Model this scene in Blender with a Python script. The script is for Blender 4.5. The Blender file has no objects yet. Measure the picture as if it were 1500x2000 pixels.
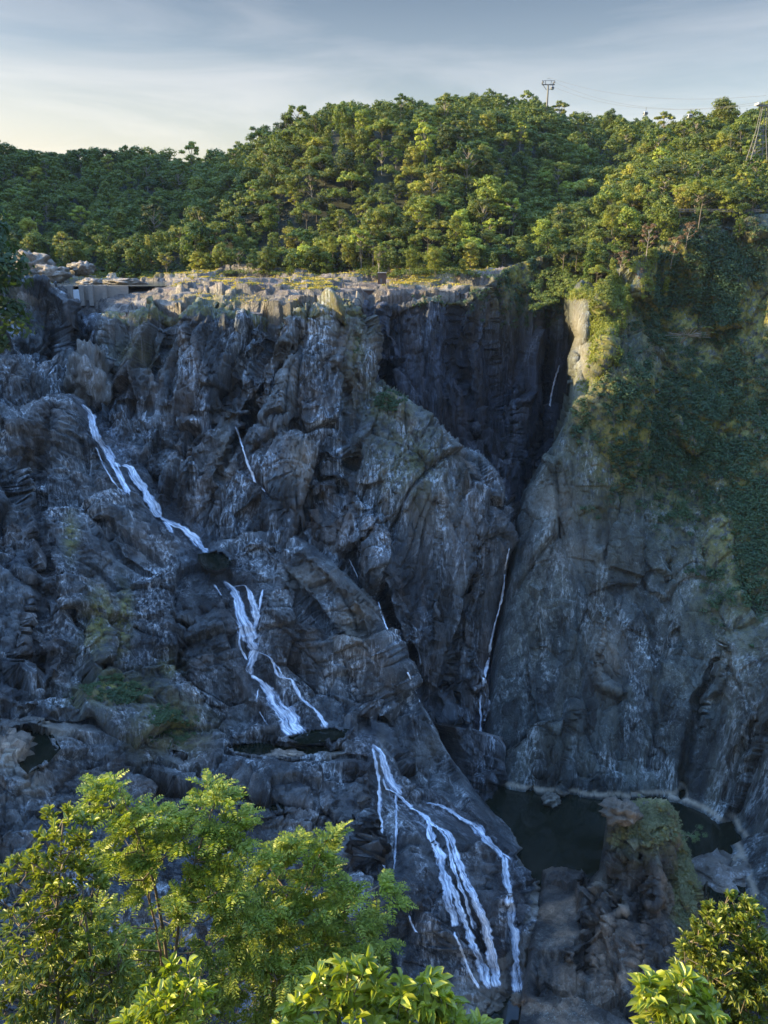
import bpy, math, random
import numpy as np
from mathutils import Vector, Matrix
R = math.radians
rng = np.random.default_rng(11)
random.seed(11)
scene = bpy.context.scene
COL = scene.collection

# ------------------------------------------------------------------ camera, sky, sun, exposure
PITCH = math.atan(530/1500)
cam_d = bpy.data.cameras.new('camera')
cam_d.sensor_fit = 'VERTICAL'; cam_d.sensor_height = 36.0; cam_d.lens = 27.0
cam_d.clip_start = 0.1; cam_d.clip_end = 30000
cam = bpy.data.objects.new('camera', cam_d); COL.objects.link(cam)
cam.location = (0, 0, 0); cam.rotation_euler = (R(90) - PITCH, 0, 0)
scene.camera = cam

SUN_EL = R(19.0); SUN_ROT = R(269)          # compass angle of the sun, clockwise from +Y: straight to the left
sun_dir = Vector((math.sin(SUN_ROT)*math.cos(SUN_EL), math.cos(SUN_ROT)*math.cos(SUN_EL), math.sin(SUN_EL)))
SKY_STRENGTH = 0.085; SUN_STRENGTH = 5.0; EXPOSURE = 1.38
world = bpy.data.worlds.new('World'); scene.world = world; world.use_nodes = True
wn = world.node_tree.nodes; wl = world.node_tree.links
bg = wn['Background']; bg.inputs['Strength'].default_value = SKY_STRENGTH
sky = wn.new('ShaderNodeTexSky'); sky.sky_type = 'NISHITA'; sky.sun_disc = False
sky.sun_elevation = SUN_EL; sky.sun_rotation = SUN_ROT
sky.air_density = 1.1; sky.dust_density = 2.4; sky.ozone_density = 2.6
tc = wn.new('ShaderNodeTexCoord'); mp = wn.new('ShaderNodeMapping'); mp.inputs['Scale'].default_value = (1.0, 1.0, 7.0)
mp.inputs['Rotation'].default_value = (0, R(5), R(20))
wl.new(tc.outputs['Generated'], mp.inputs['Vector'])
cn = wn.new('ShaderNodeTexNoise'); cn.inputs['Scale'].default_value = 2.2; cn.inputs['Detail'].default_value = 7; cn.inputs['Roughness'].default_value = 0.55; cn.inputs['Distortion'].default_value = 0.6
wl.new(mp.outputs['Vector'], cn.inputs['Vector'])
cr = wn.new('ShaderNodeValToRGB'); cr.color_ramp.elements[0].position = 0.42; cr.color_ramp.elements[0].color = (0, 0, 0, 1)
cr.color_ramp.elements[1].position = 0.78; cr.color_ramp.elements[1].color = (0.62, 0.62, 0.62, 1)
wl.new(cn.outputs['Fac'], cr.inputs['Fac'])
cm = wn.new('ShaderNodeMixRGB'); cm.blend_type = 'MIX'; cm.inputs['Color2'].default_value = (5.2, 5.3, 5.6, 1)   # thin cirrus
wl.new(cr.outputs['Color'], cm.inputs['Fac']); wl.new(sky.outputs['Color'], cm.inputs['Color1'])
sx_ = wn.new('ShaderNodeSeparateXYZ'); wl.new(tc.outputs['Generated'], sx_.inputs[0])
zc = wn.new('ShaderNodeValToRGB'); e = zc.color_ramp.elements                      # sky tint against height; overhead brightened and blued to light the shaded rock
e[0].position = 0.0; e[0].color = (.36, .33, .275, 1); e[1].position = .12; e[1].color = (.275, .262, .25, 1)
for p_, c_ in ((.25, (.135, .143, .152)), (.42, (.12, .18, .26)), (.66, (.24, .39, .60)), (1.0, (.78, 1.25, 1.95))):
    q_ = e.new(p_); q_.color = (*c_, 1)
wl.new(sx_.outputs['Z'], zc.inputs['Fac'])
sg = wn.new('ShaderNodeHueSaturation'); sg.inputs['Saturation'].default_value = .72; wl.new(cm.outputs['Color'], sg.inputs['Color'])
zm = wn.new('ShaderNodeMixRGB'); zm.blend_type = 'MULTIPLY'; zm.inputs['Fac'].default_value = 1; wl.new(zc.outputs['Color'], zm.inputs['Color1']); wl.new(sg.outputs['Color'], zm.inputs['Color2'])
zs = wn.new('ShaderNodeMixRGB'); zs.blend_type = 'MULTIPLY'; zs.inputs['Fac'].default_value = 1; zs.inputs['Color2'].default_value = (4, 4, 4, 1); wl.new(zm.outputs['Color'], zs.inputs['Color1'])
# the low sky glows cream on the sun's side
az = wn.new('ShaderNodeMapRange'); az.inputs['From Min'].default_value = .15; az.inputs['From Max'].default_value = -.65; wl.new(sx_.outputs['X'], az.inputs['Value'])
lo = wn.new('ShaderNodeMapRange'); lo.inputs['From Min'].default_value = .20; lo.inputs['From Max'].default_value = .02; wl.new(sx_.outputs['Z'], lo.inputs['Value'])
gm = wn.new('ShaderNodeMath'); gm.operation = 'MULTIPLY'; wl.new(az.outputs[0], gm.inputs[0]); wl.new(lo.outputs[0], gm.inputs[1])
gc = wn.new('ShaderNodeMixRGB'); gc.blend_type = 'MIX'; gc.inputs['Color2'].default_value = (5.6, 4.7, 3.4, 1); wl.new(gm.outputs[0], gc.inputs['Fac']); wl.new(zs.outputs['Color'], gc.inputs['Color1'])
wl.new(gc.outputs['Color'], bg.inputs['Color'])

sd = bpy.data.lights.new('sun', 'SUN'); sd.energy = SUN_STRENGTH; sd.angle = R(0.53); sd.color = (1.0, 0.79, 0.44)
so = bpy.data.objects.new('sun', sd); COL.objects.link(so)
so.rotation_euler = sun_dir.to_track_quat('Z', 'Y').to_euler(); so.location = (-300, -100, 300)
scene.view_settings.view_transform = 'Standard'; scene.view_settings.look = 'None'
scene.view_settings.exposure = EXPOSURE; scene.view_settings.gamma = 1.0
try: scene.view_settings.use_curve_mapping = False
except Exception: pass
HAZE = 0.00002
scene.cycles.volume_bounces = 1; scene.cycles.max_bounces = 6; scene.cycles.transparent_max_bounces = 12
scene.cycles.diffuse_bounces = 3; scene.cycles.glossy_bounces = 2; scene.cycles.transmission_bounces = 2
scene.cycles.use_adaptive_sampling = True; scene.cycles.use_denoising = True

# ------------------------------------------------------------------ maths helpers
CP, SP = math.cos(PITCH), math.sin(PITCH)
def P(u, v, Y):
    """the world point at forward distance Y seen at photo pixel (u, v)"""
    u = np.asarray(u, float); v = np.asarray(v, float); Y = np.asarray(Y, float)
    yc = (1000 - v)/1500.0; dy = CP + yc*SP; dz = -SP + yc*CP; s = Y/dy
    return np.stack([(u - 750)/1500.0*s, Y + 0*u, dz*s], -1)
def proj(p):
    d = p[..., 1]*CP - p[..., 2]*SP; h = p[..., 1]*SP + p[..., 2]*CP
    return 750 + 1500*p[..., 0]/d, 1000 - 1500*h/d
def hsh(ix, iy, iz, seed):
    h = (ix.astype(np.uint32)*np.uint32(374761393)) ^ (iy.astype(np.uint32)*np.uint32(668265263)) ^ (iz.astype(np.uint32)*np.uint32(2147483647 - 58)) ^ np.uint32((seed*2654435761) & 0xffffffff)
    h = (h ^ (h >> np.uint32(13)))*np.uint32(1274126177); h ^= h >> np.uint32(16)
    h = h*np.uint32(2246822519); h ^= h >> np.uint32(15)
    return (h & np.uint32(0xffffff)).astype(np.float32)/np.float32(0xffffff)
def vnoise(p, seed=0):
    f = np.floor(p); i = f.astype(np.int64); t = (p - f).astype(np.float32); t = t*t*t*(t*(t*6 - 15) + 10)
    r = 0
    for a in (0, 1):
        wa = t[:, 0] if a else 1 - t[:, 0]
        for b in (0, 1):
            wb = wa*(t[:, 1] if b else 1 - t[:, 1])
            for c in (0, 1):
                r = r + wb*(t[:, 2] if c else 1 - t[:, 2])*hsh(i[:, 0] + a, i[:, 1] + b, i[:, 2] + c, seed)
    return r*2 - 1
def fbm(p, octv=4, seed=0, gain=.5):
    s = 0; a = 1; q = p.copy()
    for k in range(octv):
        s = s + a*vnoise(q, seed + k*17); q = q*2.03 + 3.7; a *= gain
    return s
def facet(p, seed=0, tilt=1.0, crack=0, zt=1.0):
    """broken-rock displacement: every jittered cell is a tilted plane of its own"""
    q = p - 0.5; f = np.floor(q); i = f.astype(np.int64); best = np.full(len(p), 9e9, np.float32); sec = best.copy(); val = np.zeros(len(p), np.float32)
    for a in (0, 1):
        for b in (0, 1):
            for c in (0, 1):
                X, Y_, Z = i[:, 0] + a, i[:, 1] + b, i[:, 2] + c
                cx = X + .15 + .7*hsh(X, Y_, Z, seed + 1); cy = Y_ + .15 + .7*hsh(X, Y_, Z, seed + 2); cz = Z + .15 + .7*hsh(X, Y_, Z, seed + 3)
                dx, dy, dz = p[:, 0] - cx, p[:, 1] - cy, p[:, 2] - cz
                d = (dx*dx + dy*dy + dz*dz).astype(np.float32)
                pl = ((hsh(X, Y_, Z, seed + 4) - .5)*dx + (hsh(X, Y_, Z, seed + 5) - .5)*dy + (hsh(X, Y_, Z, seed + 6) - .5)*dz*zt)*2.6*tilt + (hsh(X, Y_, Z, seed + 7) - .5)*.6
                m = d < best; sec = np.where(m, best, np.minimum(sec, d)); best = np.where(m, d, best); val = np.where(m, pl, val)
    if crack: val = val - crack*np.exp(-((np.sqrt(sec) - np.sqrt(best))/.055)**2)
    return val
def tps_fit(xy, z, lam=1e-3):
    xy = np.asarray(xy, float); c = xy.mean(0); sc = np.abs(xy - c).max(); q = (xy - c)/sc; n = len(q)
    r2 = ((q[:, None] - q[None])**2).sum(-1); K = np.where(r2 > 0, .5*r2*np.log(np.maximum(r2, 1e-12)), 0) + lam*np.eye(n)
    A = np.zeros((n + 3, n + 3)); A[:n, :n] = K; A[:n, n] = 1; A[:n, n+1:] = q; A[n, :n] = 1; A[n+1:, :n] = q.T
    w = np.linalg.solve(A, np.concatenate([np.asarray(z, float), [0, 0, 0]]))
    def f(x, y):
        sh = np.shape(x); x = (np.ravel(x) - c[0])/sc; y = (np.ravel(y) - c[1])/sc
        o = w[n] + w[n+1]*x + w[n+2]*y
        for k in range(n):
            r = (x - q[k, 0])**2 + (y - q[k, 1])**2; o = o + w[k]*.5*r*np.log(np.maximum(r, 1e-12))
        return o.reshape(sh)
    return f
def seg_dist(U, V, a, b):
    ax, ay = a; bx, by = b; dx, dy = bx - ax, by - ay
    t = np.clip(((U - ax)*dx + (V - ay)*dy)/(dx*dx + dy*dy + 1e-9), 0, 1)
    return np.hypot(U - ax - t*dx, V - ay - t*dy)
def inside(U, V, poly):
    r = np.zeros(U.shape, bool); n = len(poly)
    for k in range(n):
        x1, y1 = poly[k][:2]; x2, y2 = poly[(k+1) % n][:2]
        if y1 == y2: continue
        c = ((y1 > V) != (y2 > V)) & (U < (x2 - x1)*(V - y1)/(y2 - y1) + x1); r ^= c
    return r
def mesh_np(name, verts, faces, mat=None, smooth=False, attrs=None, parent=None, mats=None, midx=None, uvs=None):
    """one mesh object from numpy arrays; faces is (n,4) or (n,3)"""
    me = bpy.data.meshes.new(name); nv = len(verts); nf = len(faces); k = faces.shape[1]
    me.vertices.add(nv); me.vertices.foreach_set('co', np.ascontiguousarray(verts, np.float32).ravel())
    me.loops.add(nf*k); me.loops.foreach_set('vertex_index', np.ascontiguousarray(faces, np.int32).ravel())
    me.polygons.add(nf); me.polygons.foreach_set('loop_start', np.arange(0, nf*k, k, dtype=np.int32))
    me.polygons.foreach_set('loop_total', np.full(nf, k, np.int32))
    if smooth: me.polygons.foreach_set('use_smooth', np.ones(nf, bool))
    if midx is not None: me.polygons.foreach_set('material_index', np.ascontiguousarray(midx, np.int32))
    if attrs:
        for an, av in attrs.items():
            a = me.attributes.new(an, 'FLOAT', 'POINT'); a.data.foreach_set('value', np.ascontiguousarray(av, np.float32))
    if uvs is not None:
        ul = me.uv_layers.new(name='UVMap'); ul.data.foreach_set('uv', np.ascontiguousarray(uvs, np.float32).ravel())
    me.update(); me.validate()
    for m in (mats or ([mat] if mat else [])): me.materials.append(m)
    o = bpy.data.objects.new(name, me); COL.objects.link(o)
    if parent: o.parent = parent
    return o
def tag(o, label=None, cat=None, group=None, kind=None):
    if label: o['label'] = label
    if cat: o['category'] = cat
    if group: o['group'] = group
    if kind: o['kind'] = kind
    return o
def empty(name, loc, rz=0):
    e = bpy.data.objects.new(name, None); COL.objects.link(e); e.location = loc; e.rotation_euler = (0, 0, rz); e.empty_display_size = .1
    return e
class MB:
    """collects boxes, bars and tubes into ONE mesh"""
    def __init__(s): s.v = []; s.f = []; s.n = 0
    def add(s, v, f):
        v = np.asarray(v, float); s.v.append(v); s.f += [tuple(i + s.n for i in q) for q in f]; s.n += len(v); return s
    def box(s, c, d, rot=None, bev=0):
        x, y, z = [a/2 for a in d]; v = np.array([(-x,-y,-z),(x,-y,-z),(x,y,-z),(-x,y,-z),(-x,-y,z),(x,-y,z),(x,y,z),(-x,y,z)])
        if rot is not None: v = v @ np.array(rot.to_3x3()).T
        return s.add(v + np.array(c), [(3,2,1,0),(4,5,6,7),(0,1,5,4),(1,2,6,5),(2,3,7,6),(3,0,4,7)])
    def tube(s, pts, rad, n=6, cap=True):
        pts = np.asarray(pts, float); m = len(pts); rad = np.broadcast_to(np.asarray(rad, float), (m,))
        V = []; t = np.gradient(pts, axis=0); t /= np.linalg.norm(t, axis=1)[:, None] + 1e-9
        ref = np.array([0.31, 0.93, 0.2]) if abs(t[0] @ np.array([0.31, .93, .2])) < .9 else np.array([1., 0, 0])
        for k in range(m):
            a = np.cross(t[k], ref); a /= np.linalg.norm(a) + 1e-9; b = np.cross(t[k], a)
            for j in range(n):
                w = 2*math.pi*j/n; V.append(pts[k] + rad[k]*(math.cos(w)*a + math.sin(w)*b))
        F = [(k*n + j, k*n + (j+1) % n, (k+1)*n + (j+1) % n, (k+1)*n + j) for k in range(m-1) for j in range(n)]
        if cap: F += [tuple(range(n))[::-1], tuple((m-1)*n + j for j in range(n))]
        return s.add(V, F)
    def build(s, name, mat, parent=None, smooth=False):
        me = bpy.data.meshes.new(name); me.from_pydata(np.concatenate(s.v).tolist(), [], s.f); me.materials.append(mat)
        if smooth: me.polygons.foreach_set('use_smooth', [True]*len(me.polygons))
        o = bpy.data.objects.new(name, me); COL.objects.link(o)
        if parent: o.parent = parent
        return o

# ------------------------------------------------------------------ materials
class NT:
    def __init__(s, name):
        s.m = bpy.data.materials.new(name); s.m.use_nodes = True; s.t = s.m.node_tree; s.t.nodes.clear()
        s.out = s.n('ShaderNodeOutputMaterial')
    def n(s, typ, **kw):
        nd = s.t.nodes.new(typ)
        for k, v in kw.items():
            if k.startswith('i_'): nd.inputs[k[2:].replace('_', ' ')].default_value = v
            else: setattr(nd, k, v)
        return nd
    def l(s, a, b): s.t.links.new(a, b)
    def noise(s, vec, scale, detail=5, rough=.55, dist=0):
        nd = s.n('ShaderNodeTexNoise'); nd.inputs['Scale'].default_value = scale; nd.inputs['Detail'].default_value = detail
        nd.inputs['Roughness'].default_value = rough; nd.inputs['Distortion'].default_value = dist; s.l(vec, nd.inputs['Vector']); return nd.outputs['Fac']
    def map(s, vec, scale=(1,1,1), rot=(0,0,0), loc=(0,0,0)):
        nd = s.n('ShaderNodeMapping'); nd.inputs['Scale'].default_value = scale; nd.inputs['Rotation'].default_value = rot; nd.inputs['Location'].default_value = loc
        s.l(vec, nd.inputs['Vector']); return nd.outputs['Vector']
    def ramp(s, fac, stops):
        nd = s.n('ShaderNodeValToRGB'); e = nd.color_ramp.elements
        for k, (p, c) in enumerate(stops):
            if isinstance(c, (int, float)): c = (c, c, c)
            el = e[k] if k < 2 else e.new(p)
            el.position = p; el.color = (*c, 1)
        s.l(fac, nd.inputs['Fac']); return nd.outputs['Color']
    def mix(s, fac, a, b, mode='MIX'):
        nd = s.n('ShaderNodeMixRGB', blend_type=mode)
        for sk, x in (('Fac', fac), ('Color1', a), ('Color2', b)):
            if isinstance(x, (int, float)): nd.inputs[sk].default_value = x if sk == 'Fac' else (x, x, x, 1)
            elif isinstance(x, tuple): nd.inputs[sk].default_value = (*x, 1)
            else: s.l(x, nd.inputs[sk])
        return nd.outputs['Color']
    def math(s, op, a, b=0.0, clamp=False):
        nd = s.n('ShaderNodeMath', operation=op); nd.use_clamp = clamp
        for k, x in enumerate((a, b)):
            if isinstance(x, (int, float)): nd.inputs[k].default_value = x
            else: s.l(x, nd.inputs[k])
        return nd.outputs[0]
    def bump(s, h, strength, dist, prev=None):
        nd = s.n('ShaderNodeBump'); nd.inputs['Strength'].default_value = strength; nd.inputs['Distance'].default_value = dist
        s.l(h, nd.inputs['Height'])
        if prev is not None: s.l(prev, nd.inputs['Normal'])
        return nd.outputs['Normal']
    def princ(s, col, rough=.6, normal=None, spec=.5, metal=0):
        b = s.n('ShaderNodeBsdfPrincipled')
        for sk, x in (('Base Color', col), ('Roughness', rough), ('Specular IOR Level', spec), ('Metallic', metal)):
            if isinstance(x, (int, float)): b.inputs[sk].default_value = x
            elif isinstance(x, tuple): b.inputs[sk].default_value = (*x, 1)
            else: s.l(x, b.inputs[sk])
        if normal is not None: s.l(normal, b.inputs['Normal'])
        return b.outputs['BSDF']
    def done(s, sh): s.l(sh, s.out.inputs['Surface']); return s.m

def rock_material(name, tilt=8, dark=(.022,.029,.034), mid=(.105,.12,.128), light=(.50,.57,.63), brown=(.27,.18,.11), brown_amt=.5, light_amt=1.0, sy=0.16, rot=None):
    m = NT(name); co = m.n('ShaderNodeTexCoord').outputs['Object']
    rt = rot if rot else (0, R(tilt), 0)
    st = m.map(co, (1, 1, sy), rt)                         # stretched along the foliation
    st2 = m.map(co, (1, 1, sy*.45), rt)
    big = m.noise(co, .022, 4, .6, .2); bigv = m.noise(m.map(co, (1,1,.5), rt), .035, 5, .62, .2); medm = m.noise(st, .11, 8, .68, .15); streak = m.noise(st2, .85, 7, .72, .05); fine = m.noise(st, 1.9, 8, .75, .0)
    col = m.mix(m.ramp(medm, [(.38, 0), (.62, 1)]), dark, mid); col = m.mix(m.ramp(bigv, [(.40, .75), (.58, 0)]), col, m.mix(1, col, (.42,.46,.52), 'MULTIPLY'))
    lm = m.math('MULTIPLY', m.ramp(streak, [(.47, 0), (.60, 1)]), m.ramp(m.noise(st, .07, 6, .68, .6), [(.48, 0), (.64, 1)]))
    col = m.mix(m.math('MULTIPLY', lm, light_amt, True), col, light)
    bm = m.math('MULTIPLY', m.ramp(m.noise(m.map(co, (1,1,.35), rt, (30,9,4)), .055, 6, .62, .7), [(.47, 0), (.62, 1)]), brown_amt)
    col = m.mix(bm, col, m.mix(.6, col, brown))
    # lichen and bleached crusts
    li = m.math('MULTIPLY', m.ramp(m.noise(co, .9, 9, .8, 1.2), [(.54, 0), (.64, 1)]), m.ramp(big, [(.46, 0), (.62, 1)]))
    col = m.mix(m.math('MULTIPLY', li, .55), col, (.30, .36, .33))
    col = m.mix(m.ramp(fine, [(.36, .75), (.54, 0)]), col, m.mix(1, col, (.35,.36,.4), 'MULTIPLY'))
    # dark seams where the rock is jointed
    vo = m.n('ShaderNodeTexVoronoi', feature='DISTANCE_TO_EDGE'); vo.inputs['Scale'].default_value = .22
    wv = m.mix(.35, m.map(co, (1,1,.33), rt), m.n('ShaderNodeTexNoise').outputs['Color'], 'ADD')
    nn = m.t.nodes[-1] if False else None
    m.l(m.map(co, (1,1,.33), rt), vo.inputs['Vector'])
    seam = m.ramp(vo.outputs['Distance'], [(0, .5), (.05, 1)])
    vb = m.n('ShaderNodeTexVoronoi'); vb.inputs['Scale'].default_value = .13; vb.inputs['Randomness'].default_value = 1
    m.l(m.map(co, (1, 1, sy*1.5), rt), vb.inputs['Vector']); sb = m.n('ShaderNodeSeparateXYZ'); m.l(vb.outputs['Color'], sb.inputs[0])
    vb2 = m.n('ShaderNodeTexVoronoi'); vb2.inputs['Scale'].default_value = .42; m.l(m.map(co, (1, 1, sy*1.5), rt), vb2.inputs['Vector']); sb2 = m.n('ShaderNodeSeparateXYZ'); m.l(vb2.outputs['Color'], sb2.inputs[0])
    tone = m.math('ADD', m.math('MULTIPLY', sb.outputs['X'], 1.0), m.math('ADD', m.math('MULTIPLY', sb2.outputs['Y'], .9), .30)); tn = m.n('ShaderNodeCombineXYZ'); [m.l(tone, tn.inputs[k]) for k in range(3)]
    col = m.mix(1, col, tn.outputs[0], 'MULTIPLY')
    # vegetation (grass, moss), bleached waterline with painted-in highlights, as vertex masks
    av = m.n('ShaderNodeAttribute'); av.attribute_name = 'veg'; ap = m.n('ShaderNodeAttribute'); ap.attribute_name = 'pale'; aw = m.n('ShaderNodeAttribute'); aw.attribute_name = 'wet'
    gcol = m.ramp(m.noise(co, .5, 6, .7), [(.3, (.09,.10,.02)), (.5, (.22,.21,.04)), (.7, (.42,.34,.09))])
    vm = m.math('MULTIPLY', av.outputs['Fac'], m.ramp(m.noise(co, .33, 7, .75), [(.40, 0), (.52, 1)]))
    vm = m.math('MINIMUM', vm, 1.0)
    col = m.mix(m.math('MULTIPLY', ap.outputs['Fac'], .8), col, (.44, .39, .30))
    col = m.mix(m.math('MULTIPLY', aw.outputs['Fac'], .65), col, m.mix(1, col, (.3,.33,.4), 'MULTIPLY'))
    col = m.mix(vm, col, gcol)
    h = m.math('ADD', m.math('MULTIPLY', fine, 1.2), m.math('MULTIPLY', streak, .9))
    n1 = m.bump(h, .9, .9); n2 = m.bump(seam, .6, .7, n1)
    rough = m.ramp(medm, [(.3, .34), (.7, .66)])
    rough = m.mix(aw.outputs['Fac'], rough, .3); rough = m.mix(vm, rough, .95)
    return m.done(m.princ(col, rough, n2, .45))

def leaf_material(name, c_dark, c_mid, c_light, trans=.35, scale=.35, rough=.55, spec=.35, var=.35, obj_rand=True, tcol=None, fine=0):
    m = NT(name); g = m.n('ShaderNodeNewGeometry'); co = m.n('ShaderNodeTexCoord').outputs['Object']
    base = m.noise(co, scale, 3, .6)
    if obj_rand:
        oi = m.n('ShaderNodeObjectInfo').outputs['Random']
        f = m.math('ADD', m.math('MULTIPLY', oi, .62), m.math('MULTIPLY', base, .6)); f = m.math('SUBTRACT', f, .1)
    else: f = base
    wn_ = m.n('ShaderNodeTexWhiteNoise', noise_dimensions='1D'); m.l(g.outputs['Random Per Island'], wn_.inputs['W'])
    f = m.math('ADD', f, m.math('MULTIPLY', m.math('SUBTRACT', wn_.outputs['Value'], .5), var), True)
    col = m.ramp(f, [(.12, c_dark), (.5, c_mid), (.88, c_light)])
    if obj_rand:
        hs = m.n('ShaderNodeHueSaturation'); m.l(col, hs.inputs['Color'])
        r2 = m.math('FRACT', m.math('MULTIPLY', oi, 7.31)); m.l(m.math('ADD', m.math('MULTIPLY', r2, .045), .485), hs.inputs['Hue'])
        m.l(m.math('ADD', m.math('MULTIPLY', m.math('FRACT', m.math('MULTIPLY', oi, 13.7)), .5), .65), hs.inputs['Value']); col = hs.outputs['Color']
    b = m.princ(col, rough, None, spec)
    t = m.n('ShaderNodeBsdfTranslucent'); m.l(m.mix(1, col, tcol or (1.45, 1.55, .45), 'MULTIPLY'), t.inputs['Color'])
    mx = m.n('ShaderNodeMixShader'); mx.inputs[0].default_value = trans; m.l(b, mx.inputs[1]); m.l(t.outputs[0], mx.inputs[2])
    return m.done(mx.outputs[0])
def plain(name, col, rough=.6, metal=0, nscale=1.0, amt=.3, spec=.5):
    m = NT(name); co = m.n('ShaderNodeTexCoord').outputs['Object']; f = m.noise(co, nscale, 5, .6)
    c = m.mix(m.math('MULTIPLY', f, amt), col, tuple(x*.45 for x in col))
    return m.done(m.princ(c, rough, m.bump(f, .2, .05), spec, metal))

M = {}
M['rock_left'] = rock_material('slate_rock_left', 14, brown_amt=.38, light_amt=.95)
M['rock_ridge'] = rock_material('slate_rock_ridge', 26, dark=(.022,.028,.034), mid=(.105,.118,.122), light=(.56,.60,.62), brown_amt=.25, light_amt=.95, sy=.20, rot=(R(-25), R(-30), 0))
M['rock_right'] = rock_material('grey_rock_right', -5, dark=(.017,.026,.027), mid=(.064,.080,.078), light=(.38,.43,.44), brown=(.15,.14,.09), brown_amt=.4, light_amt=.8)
M['rock_back'] = rock_material('shade_toned_rock', 3, dark=(.012,.016,.024), mid=(.04,.048,.066), light=(.16,.19,.24), brown_amt=.2, light_amt=.7)  # darkened copy of the rock; the notch's shade is in the colour
M['rock_top'] = rock_material('sun_tinted_plateau_rock', 40, dark=(.11,.09,.075), mid=(.30,.25,.20), light=(.58,.48,.33), brown=(.30,.18,.11), brown_amt=.7, light_amt=.6, sy=.5, rot=(R(60), R(20), 0))  # warm, lightened copy of the rock with golden sunlight put into the colour
M['rock_pool'] = rock_material('brown_wet_rock', 10, dark=(.025,.025,.024), mid=(.040,.038,.034), light=(.17,.17,.15), brown_amt=.8, light_amt=.5)
M['forest_floor'] = plain('forest_floor', (.030,.036,.020), .95, nscale=.2, amt=.8)
M['leaf_forest'] = leaf_material('forest_leaves', (.040,.070,.014), (.145,.175,.026), (.42,.40,.065), .32)
M['leaf_mass'] = leaf_material('forest_mass_leaves', (.040,.070,.016), (.115,.15,.026), (.28,.29,.05), .30, scale=.06, obj_rand=False, var=.25)
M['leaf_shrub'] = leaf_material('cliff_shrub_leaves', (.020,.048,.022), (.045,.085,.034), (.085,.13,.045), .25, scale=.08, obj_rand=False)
M['leaf_spur'] = leaf_material('spur_leaves', (.07,.09,.012), (.18,.20,.025), (.34,.33,.05), .35, scale=.1, obj_rand=False)  # brighter yellow leaves, sunlight put into the colour for the lit spur
M['leaf_dry'] = leaf_material('dry_leaves', (.10,.055,.03), (.18,.11,.055), (.26,.18,.09), .25, scale=.2, obj_rand=False, tcol=(1.2,1,.6))
M['grass_dry'] = leaf_material('plateau_grass', (.22,.19,.03), (.44,.38,.06), (.62,.52,.14), .3, scale=.08, obj_rand=False, tcol=(1.3,1.1,.5))
M['leaf_sage'] = leaf_material('sage_leaves', (.06,.07,.03), (.13,.14,.065), (.24,.23,.12), .25, scale=.2, obj_rand=False)
M['bark'] = plain('bark_grey', (.17,.145,.115), .9, nscale=2, amt=.6)
M['bark_pale'] = plain('bark_pale', (.34,.30,.25), .85, nscale=2, amt=.5)
M['bark_near'] = plain('bark_near', (.24,.19,.12), .85, nscale=9, amt=.6)
M['steel'] = plain('galvanised_steel', (.16,.16,.155), .6, .3, 1, .3)
M['concrete'] = plain('old_concrete', (.36,.33,.29), .9, 0, .7, .8)
M['rust'] = plain('rusty_brown_wall', (.14,.085,.06), .85, 0, 1.2, .6)
M['cabin'] = plain('cabin_white', (.42,.44,.45), .35, 0, .5, .1)
M['cabin_glass'] = plain('cabin_glass', (.05,.06,.07), .1, 0, .5, .1)
M['leaf_fern'] = leaf_material('pinnate_leaves', (.085,.13,.016), (.24,.29,.036), (.48,.49,.09), .38, scale=1.2, obj_rand=False, var=.5, rough=.42, spec=.45)
M['leaf_broad'] = leaf_material('broad_leaves', (.06,.09,.014), (.18,.21,.03), (.40,.41,.08), .34, scale=1.5, obj_rand=False, var=.5, rough=.4, spec=.45)
M['leaf_big'] = leaf_material('large_leaves', (.12,.17,.018), (.30,.34,.04), (.52,.52,.09), .40, scale=1.5, obj_rand=False, var=.5, rough=.35, spec=.5)
M['leaf_dark'] = leaf_material('understorey_leaves', (.05,.08,.014), (.12,.16,.022), (.25,.27,.04), .35, scale=1.5, obj_rand=False, var=.5)

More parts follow.
